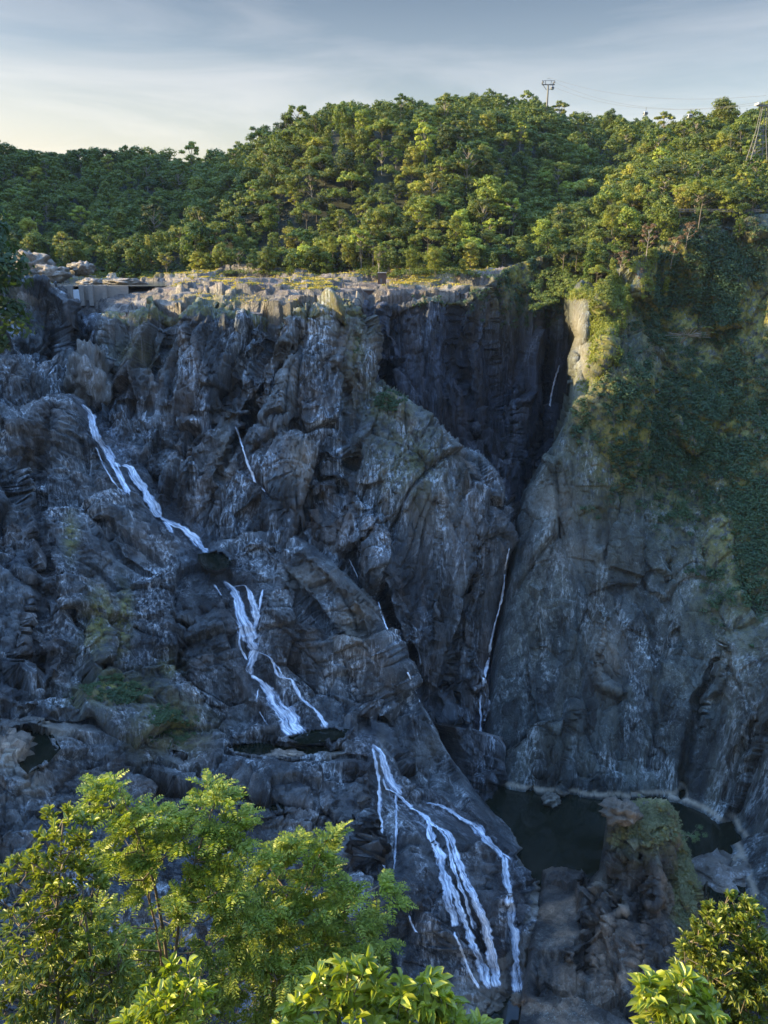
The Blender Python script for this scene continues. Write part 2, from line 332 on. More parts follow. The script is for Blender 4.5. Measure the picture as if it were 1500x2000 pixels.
def water_material(name, col, rough=.08, bump=.25, scale=.5):
    m = NT(name); co = m.n('ShaderNodeTexCoord').outputs['Object']
    h = m.noise(m.map(co, (1, .6, 1)), scale, 4, .5)
    return m.done(m.princ(col, rough, m.bump(h, bump, .25), .5))
M['water_pool'] = water_material('dark_pool_water', (.005,.008,.005), .05, .05, .5)
M['water_river'] = water_material('river_water', (.10,.095,.075), .22, .4, .6)
def falls_material(name, lo=.48, hi=.68):
    m = NT(name); uv = m.n('ShaderNodeTexCoord').outputs['UV']; a = m.n('ShaderNodeAttribute'); a.attribute_name = 'edge'
    s = m.noise(m.map(uv, (5.5, .42, 1)), 1.0, 5, .6, .2); s2 = m.noise(m.map(uv, (2.4, .5, 1)), 1.0, 5, .62, .6); s3 = m.noise(m.map(uv, (9, 2.2, 1)), 1.0, 3, .6, .4)
    edge = m.ramp(a.outputs['Fac'], [(0, 0), (.75, .30)])
    dens = m.math('ADD', m.math('ADD', m.math('MULTIPLY', s, .45), m.math('MULTIPLY', s2, .35)), m.math('MULTIPLY', s3, .2)); dens = m.math('ADD', dens, m.math('SUBTRACT', edge, .19))
    al = m.ramp(dens, [(lo, 0), (hi, 1)])
    col = m.ramp(dens, [(lo, (.45,.62,.90)), (hi, (.93,.97,1.0))])
    b = m.princ(col, .5, m.bump(s, .5, .4), .3)
    t = m.n('ShaderNodeBsdfTranslucent'); t.inputs['Color'].default_value = (.8,.9,1,1); mx0 = m.n('ShaderNodeMixShader'); mx0.inputs[0].default_value = .25; m.l(b, mx0.inputs[1]); m.l(t.outputs[0], mx0.inputs[2])
    tr = m.n('ShaderNodeBsdfTransparent'); mx = m.n('ShaderNodeMixShader'); m.l(al, mx.inputs[0]); m.l(tr.outputs[0], mx.inputs[1]); m.l(mx0.outputs[0], mx.inputs[2])
    return m.done(mx.outputs[0])
M['falls'] = falls_material('falling_water'); M['falls_thin'] = falls_material('thin_falling_water', .47, .62)

# ------------------------------------------------------------------ rock faces
ZW, ZH = 750, 1000
zbuf = np.full((ZH, ZW), 1e9, np.float32)
def splat(p):
    global zbuf
    u, v = proj(p); i = (v/2).astype(int); j = (u/2).astype(int); ok = (i >= 0) & (i < ZH) & (j >= 0) & (j < ZW)
    np.minimum.at(zbuf, (i[ok], j[ok]), p[ok, 1].astype(np.float32))
PATCH = {}
def blob(u, v, cs):
    r = np.zeros(np.shape(u))
    for cu, cv, ru, rv, a in cs: r = np.maximum(r, a*np.exp(-((u-cu)/ru)**2 - ((v-cv)/rv)**2))
    return r
def nrm_(a): return a/(np.linalg.norm(a, axis=-1, keepdims=True) + 1e-9)
def patch(name, poly, ctrl, mat, step=1.7, roll=(40, 25), tilt=0.0, lean=0.0, amp=1.0, creases=(), seed=0, veg=None, pale=None, wet=None, skirt=45, calm=(), flats=(), ampmap=None, elong=2.6, lam=2e-3, fine=1.0):
    us = [p[0] for p in poly]; vs = [p[1] for p in poly]
    gu = np.arange(min(us), max(us) + step, step); gv = np.arange(min(vs), max(vs) + step, step)
    U, V = np.meshgrid(gu, gv); ins = inside(U, V, poly); uu0, vv0 = U, V
    f = tps_fit([(c[0], c[1]) for c in ctrl], [c[2] for c in ctrl], lam)
    Y = f(U, V)
    d = np.full(U.shape, 1e9)
    for k in range(len(poly)):
        if len(poly[k]) > 2 and poly[k][2]:
            d = np.minimum(d, seg_dist(U, V, poly[k][:2], poly[(k+1) % len(poly)][:2]))
    t = np.clip(1 - d/roll[0], 0, 1); Y = Y + roll[1]*(1 - np.sqrt(np.maximum(1 - t*t, 0)))
    wetc = np.zeros(U.shape)
    wob = fbm(np.stack([U.ravel()/38, V.ravel()/38, np.full(U.size, seed*1.7)], -1), 4, seed + 50).reshape(U.shape)*7
    for pts, w, dep in creases:
        dd = np.full(U.shape, 1e9)
        for a, b in zip(pts[:-1], pts[1:]): dd = np.minimum(dd, seg_dist(U + wob, V + wob*.6, a, b))
        Y = Y + dep*.85*np.exp(-(dd/(w*1.15))**2)
    damp = np.ones(U.shape)
    for pts, w in calm:
        dd = np.full(U.shape, 1e9)
        for a, b in zip(pts[:-1], pts[1:]): dd = np.minimum(dd, seg_dist(U, V, a[:2], b[:2]))
        damp = np.minimum(damp, 1 - .8*np.exp(-(dd/w)**4))
    for fp, zf_, ed in flats:
        dd = np.full(U.shape, 1e9)
        for k in range(len(fp)): dd = np.minimum(dd, seg_dist(U, V, fp[k], fp[(k+1) % len(fp)]))
        io = inside(U + wob*1.0, V + wob*.45, fp); t = np.where(io, 1, np.clip(1 - dd/ed, 0, 1)); t = t*t*(3 - 2*t); yc = (1000 - V)/1500; Yf = (zf_ + np.where(io, -1.2, .6))*(CP + yc*SP)/(-SP + yc*CP)
        Y = Y*(1 - t) + Yf*t; damp = np.minimum(damp, np.where(io, .08, 1 - .6*t))
    Pw = P(U, V, Y)
    du = np.gradient(Pw, axis=1); dv = np.gradient(Pw, axis=0); N = np.cross(du, dv); N /= np.linalg.norm(N, axis=-1)[..., None] + 1e-12
    flip = (N[..., 1] > 0); N[flip] *= -1
    idx = -np.ones(U.shape, int); idx[ins] = np.arange(ins.sum())
    p = Pw[ins]; n = N[ins]
    c, s = math.cos(R(tilt)), math.sin(R(tilt)); c2, s2 = math.cos(R(lean)), math.sin(R(lean))
    q = np.stack([p[:, 0]*c - p[:, 2]*s, p[:, 1], p[:, 0]*s + p[:, 2]*c], -1)
    q = np.stack([q[:, 0], q[:, 1]*c2 - q[:, 2]*s2, q[:, 1]*s2 + q[:, 2]*c2], -1)
    wz = np.array([1, 1, 1/elong])*1.0
    q = q + .55*np.stack([fbm(q*wz/16, 3, seed + 1), fbm(q*wz/16 + 9, 3, seed + 2), fbm(q*wz/16 + 5, 3, seed + 3)], -1)
    E = np.array([1, 1, 1/elong])
    big = vnoise(p/60, seed + 9)*.5 + 1
    am = ampmap(uu0, vv0)[ins] if ampmap else 1.0
    q3 = np.stack([q[:, 0]*.94 + q[:, 2]*.18, q[:, 1], q[:, 2] - q[:, 0]*.3], -1)
    gate = np.clip(.6 + vnoise(p/28, seed + 91)*1.1, .25, 1.3)
    e1 = np.array([1, 1, .75/elong]); jt = np.array([.45, 1, .5])
    D = 8.5*facet(q*E*[1, 1, 1.2]/36, seed + 11, 1.3, .22, 1.3) + (4.4*facet(q*e1/14, seed + 21, 1.3, .30, 1.6)*big + fine*(1.5*facet(q3*e1/4.6, seed + 31, 1.3, .45, 1.8)*gate + .62*facet(q*e1/1.7, seed + 41, 1.3, .3, 1.8) + .55*facet(q3*jt/6, seed + 51, .9, .7, 1.2)*(1.3 - gate)))*am
    D += .35*fbm(q*E/3, 3, seed + 71)
    D = D*np.clip(-(n*nrm_(p)).sum(-1)*2.6, .22, 1)*damp[ins]
    pn = p + n*(D*amp)[:, None]
    # faces
    i00 = idx[:-1, :-1]; i01 = idx[:-1, 1:]; i10 = idx[1:, :-1]; i11 = idx[1:, 1:]
    ok = (i00 >= 0) & (i01 >= 0) & (i10 >= 0) & (i11 >= 0)
    F = np.stack([i00[ok], i10[ok], i11[ok], i01[ok]], -1)
    # skirt: the outline runs on backwards into the hill
    pad = np.pad(ok, 1); nv0 = len(pn); edges = []
    edges.append(np.stack([i00, i01], -1)[ok & ~pad[:-2, 1:-1]]); edges.append(np.stack([i11, i10], -1)[ok & ~pad[2:, 1:-1]])
    edges.append(np.stack([i10, i00], -1)[ok & ~pad[1:-1, :-2]]); edges.append(np.stack([i01, i11], -1)[ok & ~pad[1:-1, 2:]])
    e = np.concatenate(edges); bv = np.unique(e); mp_ = -np.ones(nv0, int); mp_[bv] = nv0 + np.arange(len(bv))
    ray = pn[bv]/np.linalg.norm(pn[bv], axis=1)[:, None]; bp = pn[bv] + ray*skirt*[.9, .9, 1.0] + [0, 0, -skirt*.25]; pn2 = np.concatenate([pn, bp])
    F = np.concatenate([F, np.stack([e[:, 0], e[:, 1], mp_[e[:, 1]], mp_[e[:, 0]]], -1)])
    at = {}
    uu, vv = U[ins], V[ins]
    for nm, fn in (('veg', veg), ('pale', pale), ('wet', wet)):
        a = fn(uu, vv, pn) if fn else np.zeros(nv0); at[nm] = np.clip(np.concatenate([a, np.zeros(len(bv))]), 0, 1)
    o = mesh_np(name, pn2, F, mat, smooth=False, attrs=at); tag(o, kind='structure')
    splat(pn); PATCH[name] = dict(u=uu, v=vv, p=pn, n=n, veg=at['veg'][:nv0])
    return o
def blob(u, v, cs):
    r = np.zeros(np.shape(u))
    for cu, cv, ru, rv, a in cs: r = np.maximum(r, a*np.exp(-((u-cu)/ru)**2 - ((v-cv)/rv)**2))
    return r
def near_path(u, v, pts, w):
    d = np.full(np.shape(u), 1e9)
    for a, b in zip(pts[:-1], pts[1:]): d = np.minimum(d, seg_dist(u, v, a[:2], b[:2]))
    return np.exp(-(d/w)**2)
FALL1 = [(165,790),(182,830),(200,868),(222,905),(245,925),(268,945),(290,985),(318,1015),(350,1035),(380,1062),(402,1080)]
FALL2 = [(440,1135),(462,1160),(478,1195),(492,1240),(490,1290),(500,1320),(530,1355),(560,1390),(595,1435)]
FALL3 = [(728,1455),(755,1500),(775,1560),(810,1580),(850,1640),(880,1710),(920,1800),(960,1900)]
FALL4 = [(830,1568),(880,1590),(940,1635),(985,1680),(1000,1780),(1012,1945)]

POOLS = [  # outline in the photograph, height of the water
  ([(392,1084),(412,1080),(436,1084),(446,1094),(440,1106),(422,1112),(404,1108),(394,1098)], float(P(415,1085,296)[2])),
  ([(560,1440),(600,1430),(645,1422),(682,1428),(668,1440),(620,1450),(590,1452)], float(P(640,1436,246)[2])),
  ([(448,1458),(500,1449),(560,1460),(640,1456),(668,1464),(600,1478),(520,1476),(460,1470)], float(P(540,1462,242)[2])),
  ([(24,1437),(55,1428),(95,1438),(108,1462),(84,1492),(50,1508),(28,1484)], float(P(60,1470,206)[2])),
  ([(470,1578),(540,1570),(548,1582),(490,1592)], float(P(510,1580,214)[2]))]
# back wall of the gorge notch and the slot behind the thin fall
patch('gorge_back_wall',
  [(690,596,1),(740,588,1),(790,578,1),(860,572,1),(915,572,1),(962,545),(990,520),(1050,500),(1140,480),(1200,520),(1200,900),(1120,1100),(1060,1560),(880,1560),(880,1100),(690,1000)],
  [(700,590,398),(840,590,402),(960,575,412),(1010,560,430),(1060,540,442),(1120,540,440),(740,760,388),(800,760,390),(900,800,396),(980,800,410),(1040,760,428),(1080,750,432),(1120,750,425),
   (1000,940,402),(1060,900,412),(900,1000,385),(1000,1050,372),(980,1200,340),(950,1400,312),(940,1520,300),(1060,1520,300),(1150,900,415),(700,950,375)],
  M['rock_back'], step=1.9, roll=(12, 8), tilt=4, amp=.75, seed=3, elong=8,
  creases=[([(1085,520),(1075,700),(1050,900),(1010,1000)], 16, 12), ([(965,560),(985,700),(1000,900)], 12, 7), ([(895,580),(900,700),(925,860)], 8, 5), ([(722,590),(735,700),(770,800)], 14, 12), ([(960,565),(935,640),(905,690)], 8, 5)],
  veg=lambda u, v, p: blob(u, v, [(1010,530,60,70,1), (1130,540,60,80,1), (870,575,60,10,.6)]), wet=lambda u, v, p: near_path(u, v, [(1085,690),(1050,900)], 22))

# the long upper cliff from the left edge to the buttress beside the slot
patch('main_cliff',
  [(-80,545),(-10,540),(40,545,1),(90,552,1),(130,575,1),(150,606,1),(190,612,1),(230,612,1),(300,600,1),(380,600,1),(440,606,1),(530,618,1),(565,606,1),(600,590,1),(650,580,1),(692,586,1),(716,606,1),(722,650,1),(738,700,1),
   (742,740,1),(790,772,1),(860,832,1),(905,872,1),(940,885,1),(968,925,1),(976,962,1),(972,990,1),(998,1022,1),(1000,1062,1),(988,1150,1),(968,1260,1),(950,1350,1),(940,1450,1),(925,1535),(925,1560),(500,1560),(500,1300),(300,1150),(150,900),(-80,1000)],
  [(-80,560,400),(40,560,398),(130,585,405),(160,620,400),(165,690,392),(60,700,372),(-80,700,362),(230,630,385),(380,615,370),(560,618,358),(640,595,364),(700,605,374),
   (230,720,372),(400,760,352),(560,760,343),(640,760,343),(710,760,352),(-80,900,330),(100,850,345),(200,900,335),(400,900,328),(600,930,322),(700,960,328),(300,1020,318),
   (760,800,348),(860,860,342),(930,930,338),(975,1010,338),(800,950,322),(850,1050,318),(940,1100,322),(955,1200,322),(860,1250,306),(920,1400,300),(905,1530,288),(700,1100,314),(600,1040,312),(500,1000,318),
   (760,1230,303),(820,1380,294),(860,1530,280),(600,1250,300),(600,1500,285)],
  M['rock_left'], step=1.6, roll=(26, 13), tilt=14, amp=.95, seed=7, elong=6.5, ampmap=lambda u, v: 1 - blob(u, v, [(860,1050,120,230,.62),(780,850,80,80,.5)]), calm=[([(100,575),(140,585),(200,600)], 16), ([(172,600),(170,700)], 30), (FALL1, 22), ([(455,830),(480,890),(525,970)], 10), ([(184,645),(170,680),(165,694)], 16), ([(690,1100),(750,1230),(820,1375)], 8)],
  creases=[([(172,600),(172,660),(168,705)], 20, 26), ([(150,575),(165,610)], 14, 8), ([(330,610),(320,700),(290,800)], 8, 5), ([(380,620),(372,720)], 5, 4), ([(530,620),(520,700),(500,760),(470,850)], 9, 8), ([(600,630),(560,700),(510,790),(440,900)], 7, 6), ([(645,610),(615,720),(600,800)], 6, 5), ([(690,690),(684,850)], 6, 5), ([(490,800),(430,930)], 6, 5), ([(560,610),(500,700),(420,800)], 6, 4), ([(730,760),(850,850),(950,950)], 14, -3), ([(640,900),(700,1000),(720,1080)], 7, 5),
           ([(655,600),(650,700),(640,800)], 5, 4), ([(735,740),(700,830),(680,950),(650,1000)], 12, 7), ([(240,790),(420,815),(560,830)], 8, 4), ([(455,830),(475,900),(500,950),(530,970)], 7, 4),
           ([(680,1090),(740,1180),(790,1300),(830,1380)], 16, 9), ([(870,900),(860,1050),(850,1250)], 8, -4), ([(400,870),(380,960)], 14, 5), ([(700,1000),(760,1150),(800,1250)], 20, -5), ([(930,1050),(905,1200),(890,1400)], 9, 5), ([(560,1000),(640,980)], 8, 4)],
  veg=lambda u, v, p: np.maximum(blob(u, v, [(760,780,60,50,.5),(690,690,20,60,.45),(800,900,80,90,.35),(250,690,60,30,.3),(650,620,30,30,.5)]), (v < 625)*.55*(u > 200)),
  pale=lambda u, v, p: blob(u, v, [(590,900,26,60,.45),(440,860,22,70,.30),(560,720,25,80,.25),(850,1000,40,60,.2),(250,640,70,30,.2)]),  # pale patches, silvery highlights painted onto the face
  wet=lambda u, v, p: np.maximum.reduce([near_path(u, v, [(160,600),(165,700)], 26), near_path(u, v, [(455,830),(475,900),(525,970)], 16)*.8, near_path(u, v, [(165,790),(260,900),(400,1060)], 26), near_path(u, v, [(690,1100),(750,1230),(830,1380)], 20), blob(u, v, [(860,1400,60,140,.7)])]))

# left rock mass and the ridge the cascades run down
patch('cascade_ridge',
  [(-80,800),(-40,770,1),(40,800,1),(90,770,1),(140,768,1),(168,782,1),(190,835,1),(225,890,1),(290,930,1),(320,990,1),(370,1025,1),(405,1058,1),(430,1052,1),(458,1052,1),(472,1040,1),(510,1032,1),(580,1050,1),(640,1085,1),(690,1130,1),(735,1190,1),(762,1240,1),
   (790,1310,1),(820,1370,1),(850,1420,1),(880,1480,1),(905,1515,1),(945,1570,1),(985,1620,1),(1030,1680,1),(1060,1715,1),(1090,1800),(1150,2080),(-80,2080)],
  [(-80,790,318),(60,800,322),(150,790,334),(180,850,330),(230,910,326),(310,1010,316),(-80,1000,280),(80,1000,288),(200,1000,300),(300,1060,302),(390,1085,302),(-80,1200,246),(100,1200,254),(250,1200,270),(350,1150,284),(440,1130,292),(480,1060,303),(590,1075,304),
   (600,1130,293),(700,1180,287),(660,1230,279),(760,1300,276),(850,1450,262),(740,1400,262),(600,1440,245),(660,1435,247),(440,1440,243),(490,1240,270),(490,1330,259),(350,1330,254),(560,1340,262),(350,1440,236),(100,1400,219),(-80,1400,208),(60,1470,206),(730,1455,239),(700,1560,222),(500,1520,222),
   (900,1540,254),(960,1620,243),(1050,1720,228),(770,1580,224),(600,1650,206),(400,1650,200),(100,1600,190),(-80,1600,182),(830,1600,224),(940,1640,226),(1000,1760,210),(1010,1945,190),(900,1900,186),(700,1900,176),(400,1900,166),(1100,1950,192),(0,2000,150),(1100,2060,184),(600,2060,160)],
  M['rock_ridge'], step=1.7, roll=(26, 12), tilt=-30, lean=-25, amp=.72, seed=13, elong=4.6, calm=[(FALL1, 20), (FALL2, 36), (FALL3, 44), (FALL4, 26), ([(545,1322),(610,1382),(640,1422)], 12), ([(735,1470),(745,1640),(760,1700)], 24)], flats=[(pp, zz, 11) for pp, zz in POOLS],
  creases=[(FALL1[2:], 9, 5), (FALL2, 16, 4.5), (FALL3, 14, 4), (FALL4, 12, 3.5), ([(100,800),(60,950),(90,1100),(60,1300)], 12, 6), ([(270,1230),(330,1250),(440,1180)], 6, 3.5), ([(180,1000),(240,1100),(320,1150)], 8, 4), ([(0,1100),(120,1180),(200,1300)], 9, 4),
           ([(500,1080),(600,1180),(700,1330),(800,1480)], 10, 3.5), ([(560,1150),(640,1250),(720,1420)], 9, 4), ([(600,1080),(690,1160),(760,1270),(820,1400)], 14, -4), ([(0,1410),(200,1420),(350,1480)], 8, 4), ([(450,1480),(600,1490),(720,1480)], 6, 3), ([(700,1620),(690,1760)], 10, 5), ([(420,1530),(560,1590)], 9, 4), ([(720,1480),(716,1700)], 5, -5), ([(300,1500),(500,1560),(640,1590),(700,1650)], 6, 3)],
  veg=lambda u, v, p: blob(u, v, [(225,1350,70,35,1),(330,1420,70,50,.6),(190,1220,25,60,.8),(240,1210,16,60,.8),(140,1040,14,40,.7),(330,1300,25,20,.5)]),
  pale=lambda u, v, p: np.maximum(blob(u, v, [(20,1480,45,40,.8),(95,1430,60,14,.6),(60,1540,30,20,.5),(560,1470,60,7,.7),(650,1470,20,8,.5),(690,1220,36,60,.5),(600,1130,50,30,.35),(745,1480,8,40,.6),(540,1180,20,30,.1),(390,1450,12,8,.3),(860,1450,26,26,.2)]), (p[:, 2] < -227.5)*.5),  # bleached rims and waterline, plus a highlight painted along the ridge
  wet=lambda u, v, p: np.maximum.reduce([near_path(u, v, FALL1, 26), near_path(u, v, FALL2, 40), near_path(u, v, FALL3, 36), near_path(u, v, FALL4, 40), blob(u, v, [(900,1800,90,160,1), (440,1100,50,30,.7)])]))

# the right cliff
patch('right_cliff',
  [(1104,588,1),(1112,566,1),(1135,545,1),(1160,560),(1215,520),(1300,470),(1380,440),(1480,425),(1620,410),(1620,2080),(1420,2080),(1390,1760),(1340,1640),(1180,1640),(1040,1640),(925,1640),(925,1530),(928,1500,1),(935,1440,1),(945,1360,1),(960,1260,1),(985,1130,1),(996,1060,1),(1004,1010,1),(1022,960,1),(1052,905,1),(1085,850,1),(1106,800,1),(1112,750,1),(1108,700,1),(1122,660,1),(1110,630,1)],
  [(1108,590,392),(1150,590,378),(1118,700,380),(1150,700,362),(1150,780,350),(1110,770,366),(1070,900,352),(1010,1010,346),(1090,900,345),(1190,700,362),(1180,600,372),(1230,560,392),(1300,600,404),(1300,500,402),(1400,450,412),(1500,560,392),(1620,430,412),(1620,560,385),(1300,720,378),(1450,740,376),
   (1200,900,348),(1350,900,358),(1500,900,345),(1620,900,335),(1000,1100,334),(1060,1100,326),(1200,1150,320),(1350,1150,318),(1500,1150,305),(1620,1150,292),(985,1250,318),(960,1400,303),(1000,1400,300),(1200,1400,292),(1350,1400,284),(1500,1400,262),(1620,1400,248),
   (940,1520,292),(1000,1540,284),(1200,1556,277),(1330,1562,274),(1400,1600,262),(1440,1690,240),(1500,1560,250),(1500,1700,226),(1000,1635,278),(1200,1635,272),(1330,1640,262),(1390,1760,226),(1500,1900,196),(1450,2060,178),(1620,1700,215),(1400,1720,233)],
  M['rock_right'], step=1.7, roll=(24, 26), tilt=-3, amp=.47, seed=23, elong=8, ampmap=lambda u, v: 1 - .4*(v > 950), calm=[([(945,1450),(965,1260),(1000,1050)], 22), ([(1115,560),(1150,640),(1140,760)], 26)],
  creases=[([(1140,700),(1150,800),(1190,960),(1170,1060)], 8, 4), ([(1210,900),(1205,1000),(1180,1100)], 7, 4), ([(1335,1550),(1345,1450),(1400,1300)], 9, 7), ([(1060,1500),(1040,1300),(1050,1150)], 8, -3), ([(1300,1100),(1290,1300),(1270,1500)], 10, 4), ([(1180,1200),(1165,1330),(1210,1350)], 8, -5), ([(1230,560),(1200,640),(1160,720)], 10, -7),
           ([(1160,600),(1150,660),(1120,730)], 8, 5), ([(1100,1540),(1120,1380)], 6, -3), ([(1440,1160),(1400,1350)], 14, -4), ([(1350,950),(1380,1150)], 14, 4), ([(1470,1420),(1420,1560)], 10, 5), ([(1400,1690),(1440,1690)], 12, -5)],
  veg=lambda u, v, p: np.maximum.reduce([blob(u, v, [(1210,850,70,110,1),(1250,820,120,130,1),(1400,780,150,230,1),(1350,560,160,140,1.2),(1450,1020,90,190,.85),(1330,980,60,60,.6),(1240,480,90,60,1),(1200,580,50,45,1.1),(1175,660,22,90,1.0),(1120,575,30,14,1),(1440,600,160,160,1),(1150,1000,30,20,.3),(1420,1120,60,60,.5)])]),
  pale=lambda u, v, p: np.maximum(np.clip(1 - np.abs(p[:, 2] + 228.6)/1.5, 0, 1)*1.2, blob(u, v, [(1190,1270,30,60,.5),(1135,760,14,25,.6),(1130,640,16,60,.7),(1140,700,14,50,.6),(1090,990,40,50,.4),(1270,750,25,30,.5),(1275,650,16,25,.5),(1430,1300,30,50,.2),(1120,1080,60,40,.2)])),  # bleached waterline, plus the sunlit golden lip painted lighter
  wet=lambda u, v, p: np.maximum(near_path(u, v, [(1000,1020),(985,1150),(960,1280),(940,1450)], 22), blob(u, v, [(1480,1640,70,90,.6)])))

# rock stack in the pool, and the boulder ledge at its right bank
patch('pool_rock_stack',
  [(1186,1582,1),(1198,1564,1),(1228,1562,1),(1262,1556,1),(1300,1562,1),(1322,1590,1),(1332,1640,1),(1352,1690,1),(1368,1740,1),(1374,1800,1),(1380,1860),(1420,2080),(1000,2080),(1020,1960,1),(1030,1860,1),(1046,1760,1),(1060,1700,1),(1078,1692,1),(1108,1696,1),(1140,1700,1),(1152,1722,1),(1172,1700,1),(1180,1650,1)],
  [(1200,1575,222),(1260,1565,220),(1310,1600,217),(1340,1680,212),(1250,1650,210),(1200,1680,212),(1190,1620,218),(1070,1710,226),(1120,1710,222),(1160,1740,212),(1350,1780,200),(1250,1780,198),(1100,1800,203),(1060,1850,194),(1200,1880,184),(1300,1900,181),(1060,1960,176),(1150,2000,166),(1050,2070,155),(1350,2070,155)],
  M['rock_pool'], step=1.8, roll=(16, 12), tilt=-12, amp=.55, seed=33, elong=3.0,
  creases=[([(1180,1700),(1230,1650)], 5, -3), ([(1165,1780),(1205,1720)], 5, -3), ([(1120,1880),(1210,1770)], 5, -3), ([(1250,1680),(1245,1900)], 9, 4), ([(1140,1720),(1150,1900)], 9, 5), ([(1290,1640),(1280,1760)], 12, -5), ([(1190,1640),(1185,1760)], 6, 3)],
  veg=lambda u, v, p: blob(u, v, [(1270,1600,50,55,1.1),(1340,1700,24,110,1.1),(1215,1640,30,20,.5)]), pale=lambda u, v, p: blob(u, v, [(1212,1585,20,18,.5),(1290,1562,30,6,.8),(1150,1700,14,6,.6),(1175,1730,16,26,.4),(1210,1770,8,30,.3)]))

# ------------------------------------------------------------------ plateau above the falls
def uvY(L): 
    p = P([c[0] for c in L], [c[1] for c in L], [c[2] for c in L]); return p
pl = uvY([(-60,560,396),(40,556,400),(130,588,406),(165,606,402),(230,616,390),(300,604,382),(380,604,374),(460,612,368),(560,612,364),(640,592,370),(700,592,378),(735,596,400),(790,584,406),(860,578,408),(960,575,414),(1010,575,425),
          (-60,540,425),(40,543,428),(110,556,425),(150,590,420),(200,600,418),(250,578,412),(320,572,405),(400,568,402),(480,572,398),(560,578,394),(640,572,394),(700,575,400),(740,572,415),(800,565,420),(880,560,420),(950,552,424),
          (-60,530,450),(70,542,446),(130,566,446),(250,566,446),(350,556,436),(450,558,430),(540,556,430),(620,562,432),(700,563,432),(760,556,432),(850,548,432),(940,538,436),(1010,530,450),
          (60,527,466),(160,556,470),(300,556,478),(420,548,462),(550,550,455),(650,556,455),(720,558,455),(790,540,446),(900,530,446),
          (-60,515,500),(60,522,500),(150,535,510),(250,540,520),(360,536,500),(480,535,485),(600,538,482),(700,536,478),(800,520,468),(920,505,470),(100,510,560),(400,508,560),(650,510,540),(900,480,520)])
fpl = tps_fit(pl[:, :2], pl[:, 2], 4e-3)
WATER_Z = -23.3
GX, GY = np.meshgrid(np.arange(-262, 92, .62), np.arange(352, 545, .62))
sh = GX.shape; gz = fpl(GX, GY)
q = np.stack([GX.ravel(), GY.ravel(), gz.ravel()], -1)
q2 = q + 3*np.stack([fbm(q/18, 3, 301), fbm(q/18 + 7, 3, 302), 0*q[:, 0]], -1)
E2 = np.array([1/2.8, 1, 1.0])
bumps = 6.0*facet(q2*E2/20, 310, 1.3) + 3.0*facet(q2*E2/8.5, 311, 1.3, .2) + .9*facet(q2*E2/3.4, 312, 1.3, .2) + .25*facet(q2*E2/1.3, 313, 1.3) + 2.4*fbm(q2*E2/24, 3, 314)
gz = gz + bumps.reshape(sh)*.62 + (fbm(q/34, 2, 330)*2.4).reshape(sh)
pu, pv = proj(np.stack([GX, GY, gz], -1))
# the river pool behind the weir, the muddy channel right of it, rock humps
def smooth(a, lo, hi): t = np.clip((a - lo)/(hi - lo), 0, 1); return t*t*(3 - 2*t)
basin = np.exp(-((GX + 168)/34)**2 - ((GY - 462)/26)**2) + .9*np.exp(-((GX + 95)/55)**2 - ((GY - 473)/9)**2)
gz = gz*(1 - np.clip(basin*1.6, 0, 1)) + (WATER_Z - 2.5 + .25*bumps.reshape(sh))*np.clip(basin*1.6, 0, 1)
def hump(x, y, rx, ry, h, s):
    r = np.sqrt(((GX - x)/rx)**2 + ((GY - y)/ry)**2); ang = np.stack([(GX/4).ravel(), (GY/4).ravel(), np.full(GX.size, s)], -1)
    n = (facet(ang, 400 + s, 1.3) + .5*fbm(ang*1.5, 3, 430 + s)).reshape(sh)
    return np.maximum(0, 1 - r**2.2)**.6*h*(1 + .2*n)
for a in [(-212,470,20,10,5,1),(-186,486,26,7,4.5,2),(-150,488,22,6,5,3),(-120,487,26,6,4.5,4),(-140,463,15,5,3.6,5),(-117,462,15,5,3.2,6),(-78,470,16,8,4,7),(-52,478,18,8,5,8),(-20,470,24,7,4,9),(10,475,26,7,4.5,10),(-100,498,24,8,5,11),(28,452,10,8,3.5,12),(-216,452,16,8,3,13)]:
    gz = np.maximum(gz, np.minimum(gz, WATER_Z + 2) + hump(*a))
cu, cv = proj(np.stack([GX, GY, gz], -1))
gz = gz - 16*np.exp(-((cu - 722)/11)**2)*smooth(GY, 440, 425) - np.exp(-np.maximum(0, np.abs(cu - 165 - (430 - GY)*.2) - 20)**2/90)*smooth(GY, 436, 430)*np.maximum(0, gz + 33.5 + (430 - GY)*.5 - bumps.reshape(sh)*.9)
tw = (fbm(q2*E2/20, 3, 320)*1.6).reshape(sh); zz_ = (gz + tw)/2.7; fl = np.floor(zz_); fr = zz_ - fl   # ledges
gz = np.where(gz > WATER_Z - 20, (fl + smooth(fr, .5, 1.0)*.7 + fr*.3)*2.7 - tw, gz)
gz = np.where((basin > .45) & (gz > WATER_Z - .6) & (gz < WATER_Z + 1.2), WATER_Z - .8, gz)
rr = np.stack([GX, GY, gz], -1).reshape(-1, 3); ny, nx = sh
ii = np.arange(ny*nx).reshape(sh); F = np.stack([ii[:-1, :-1], ii[:-1, 1:], ii[1:, 1:], ii[1:, :-1]], -1).reshape(-1, 4)
pu, pv = proj(rr)
front = {}
brim_u = [-100,40,90,130,143,150,192,200,230,300,380,440,530,565,600,650,700,725,740,790,860,960,1010,1050]; brim_Y = [397,399,404,408,409,428,428,397,390,384,374,370,366,366,370,372,380,400,404,408,410,416,430,444]
keep = rr[:, 1] > np.interp(pu, brim_u, brim_Y) + 1.0
F = F[keep[F].all(1)]
dzx = np.gradient(gz, axis=1)/.62; dzy = np.gradient(gz, axis=0)/.62; slope = np.hypot(dzx, dzy).ravel()
gn = fbm(rr/9, 4, 77)
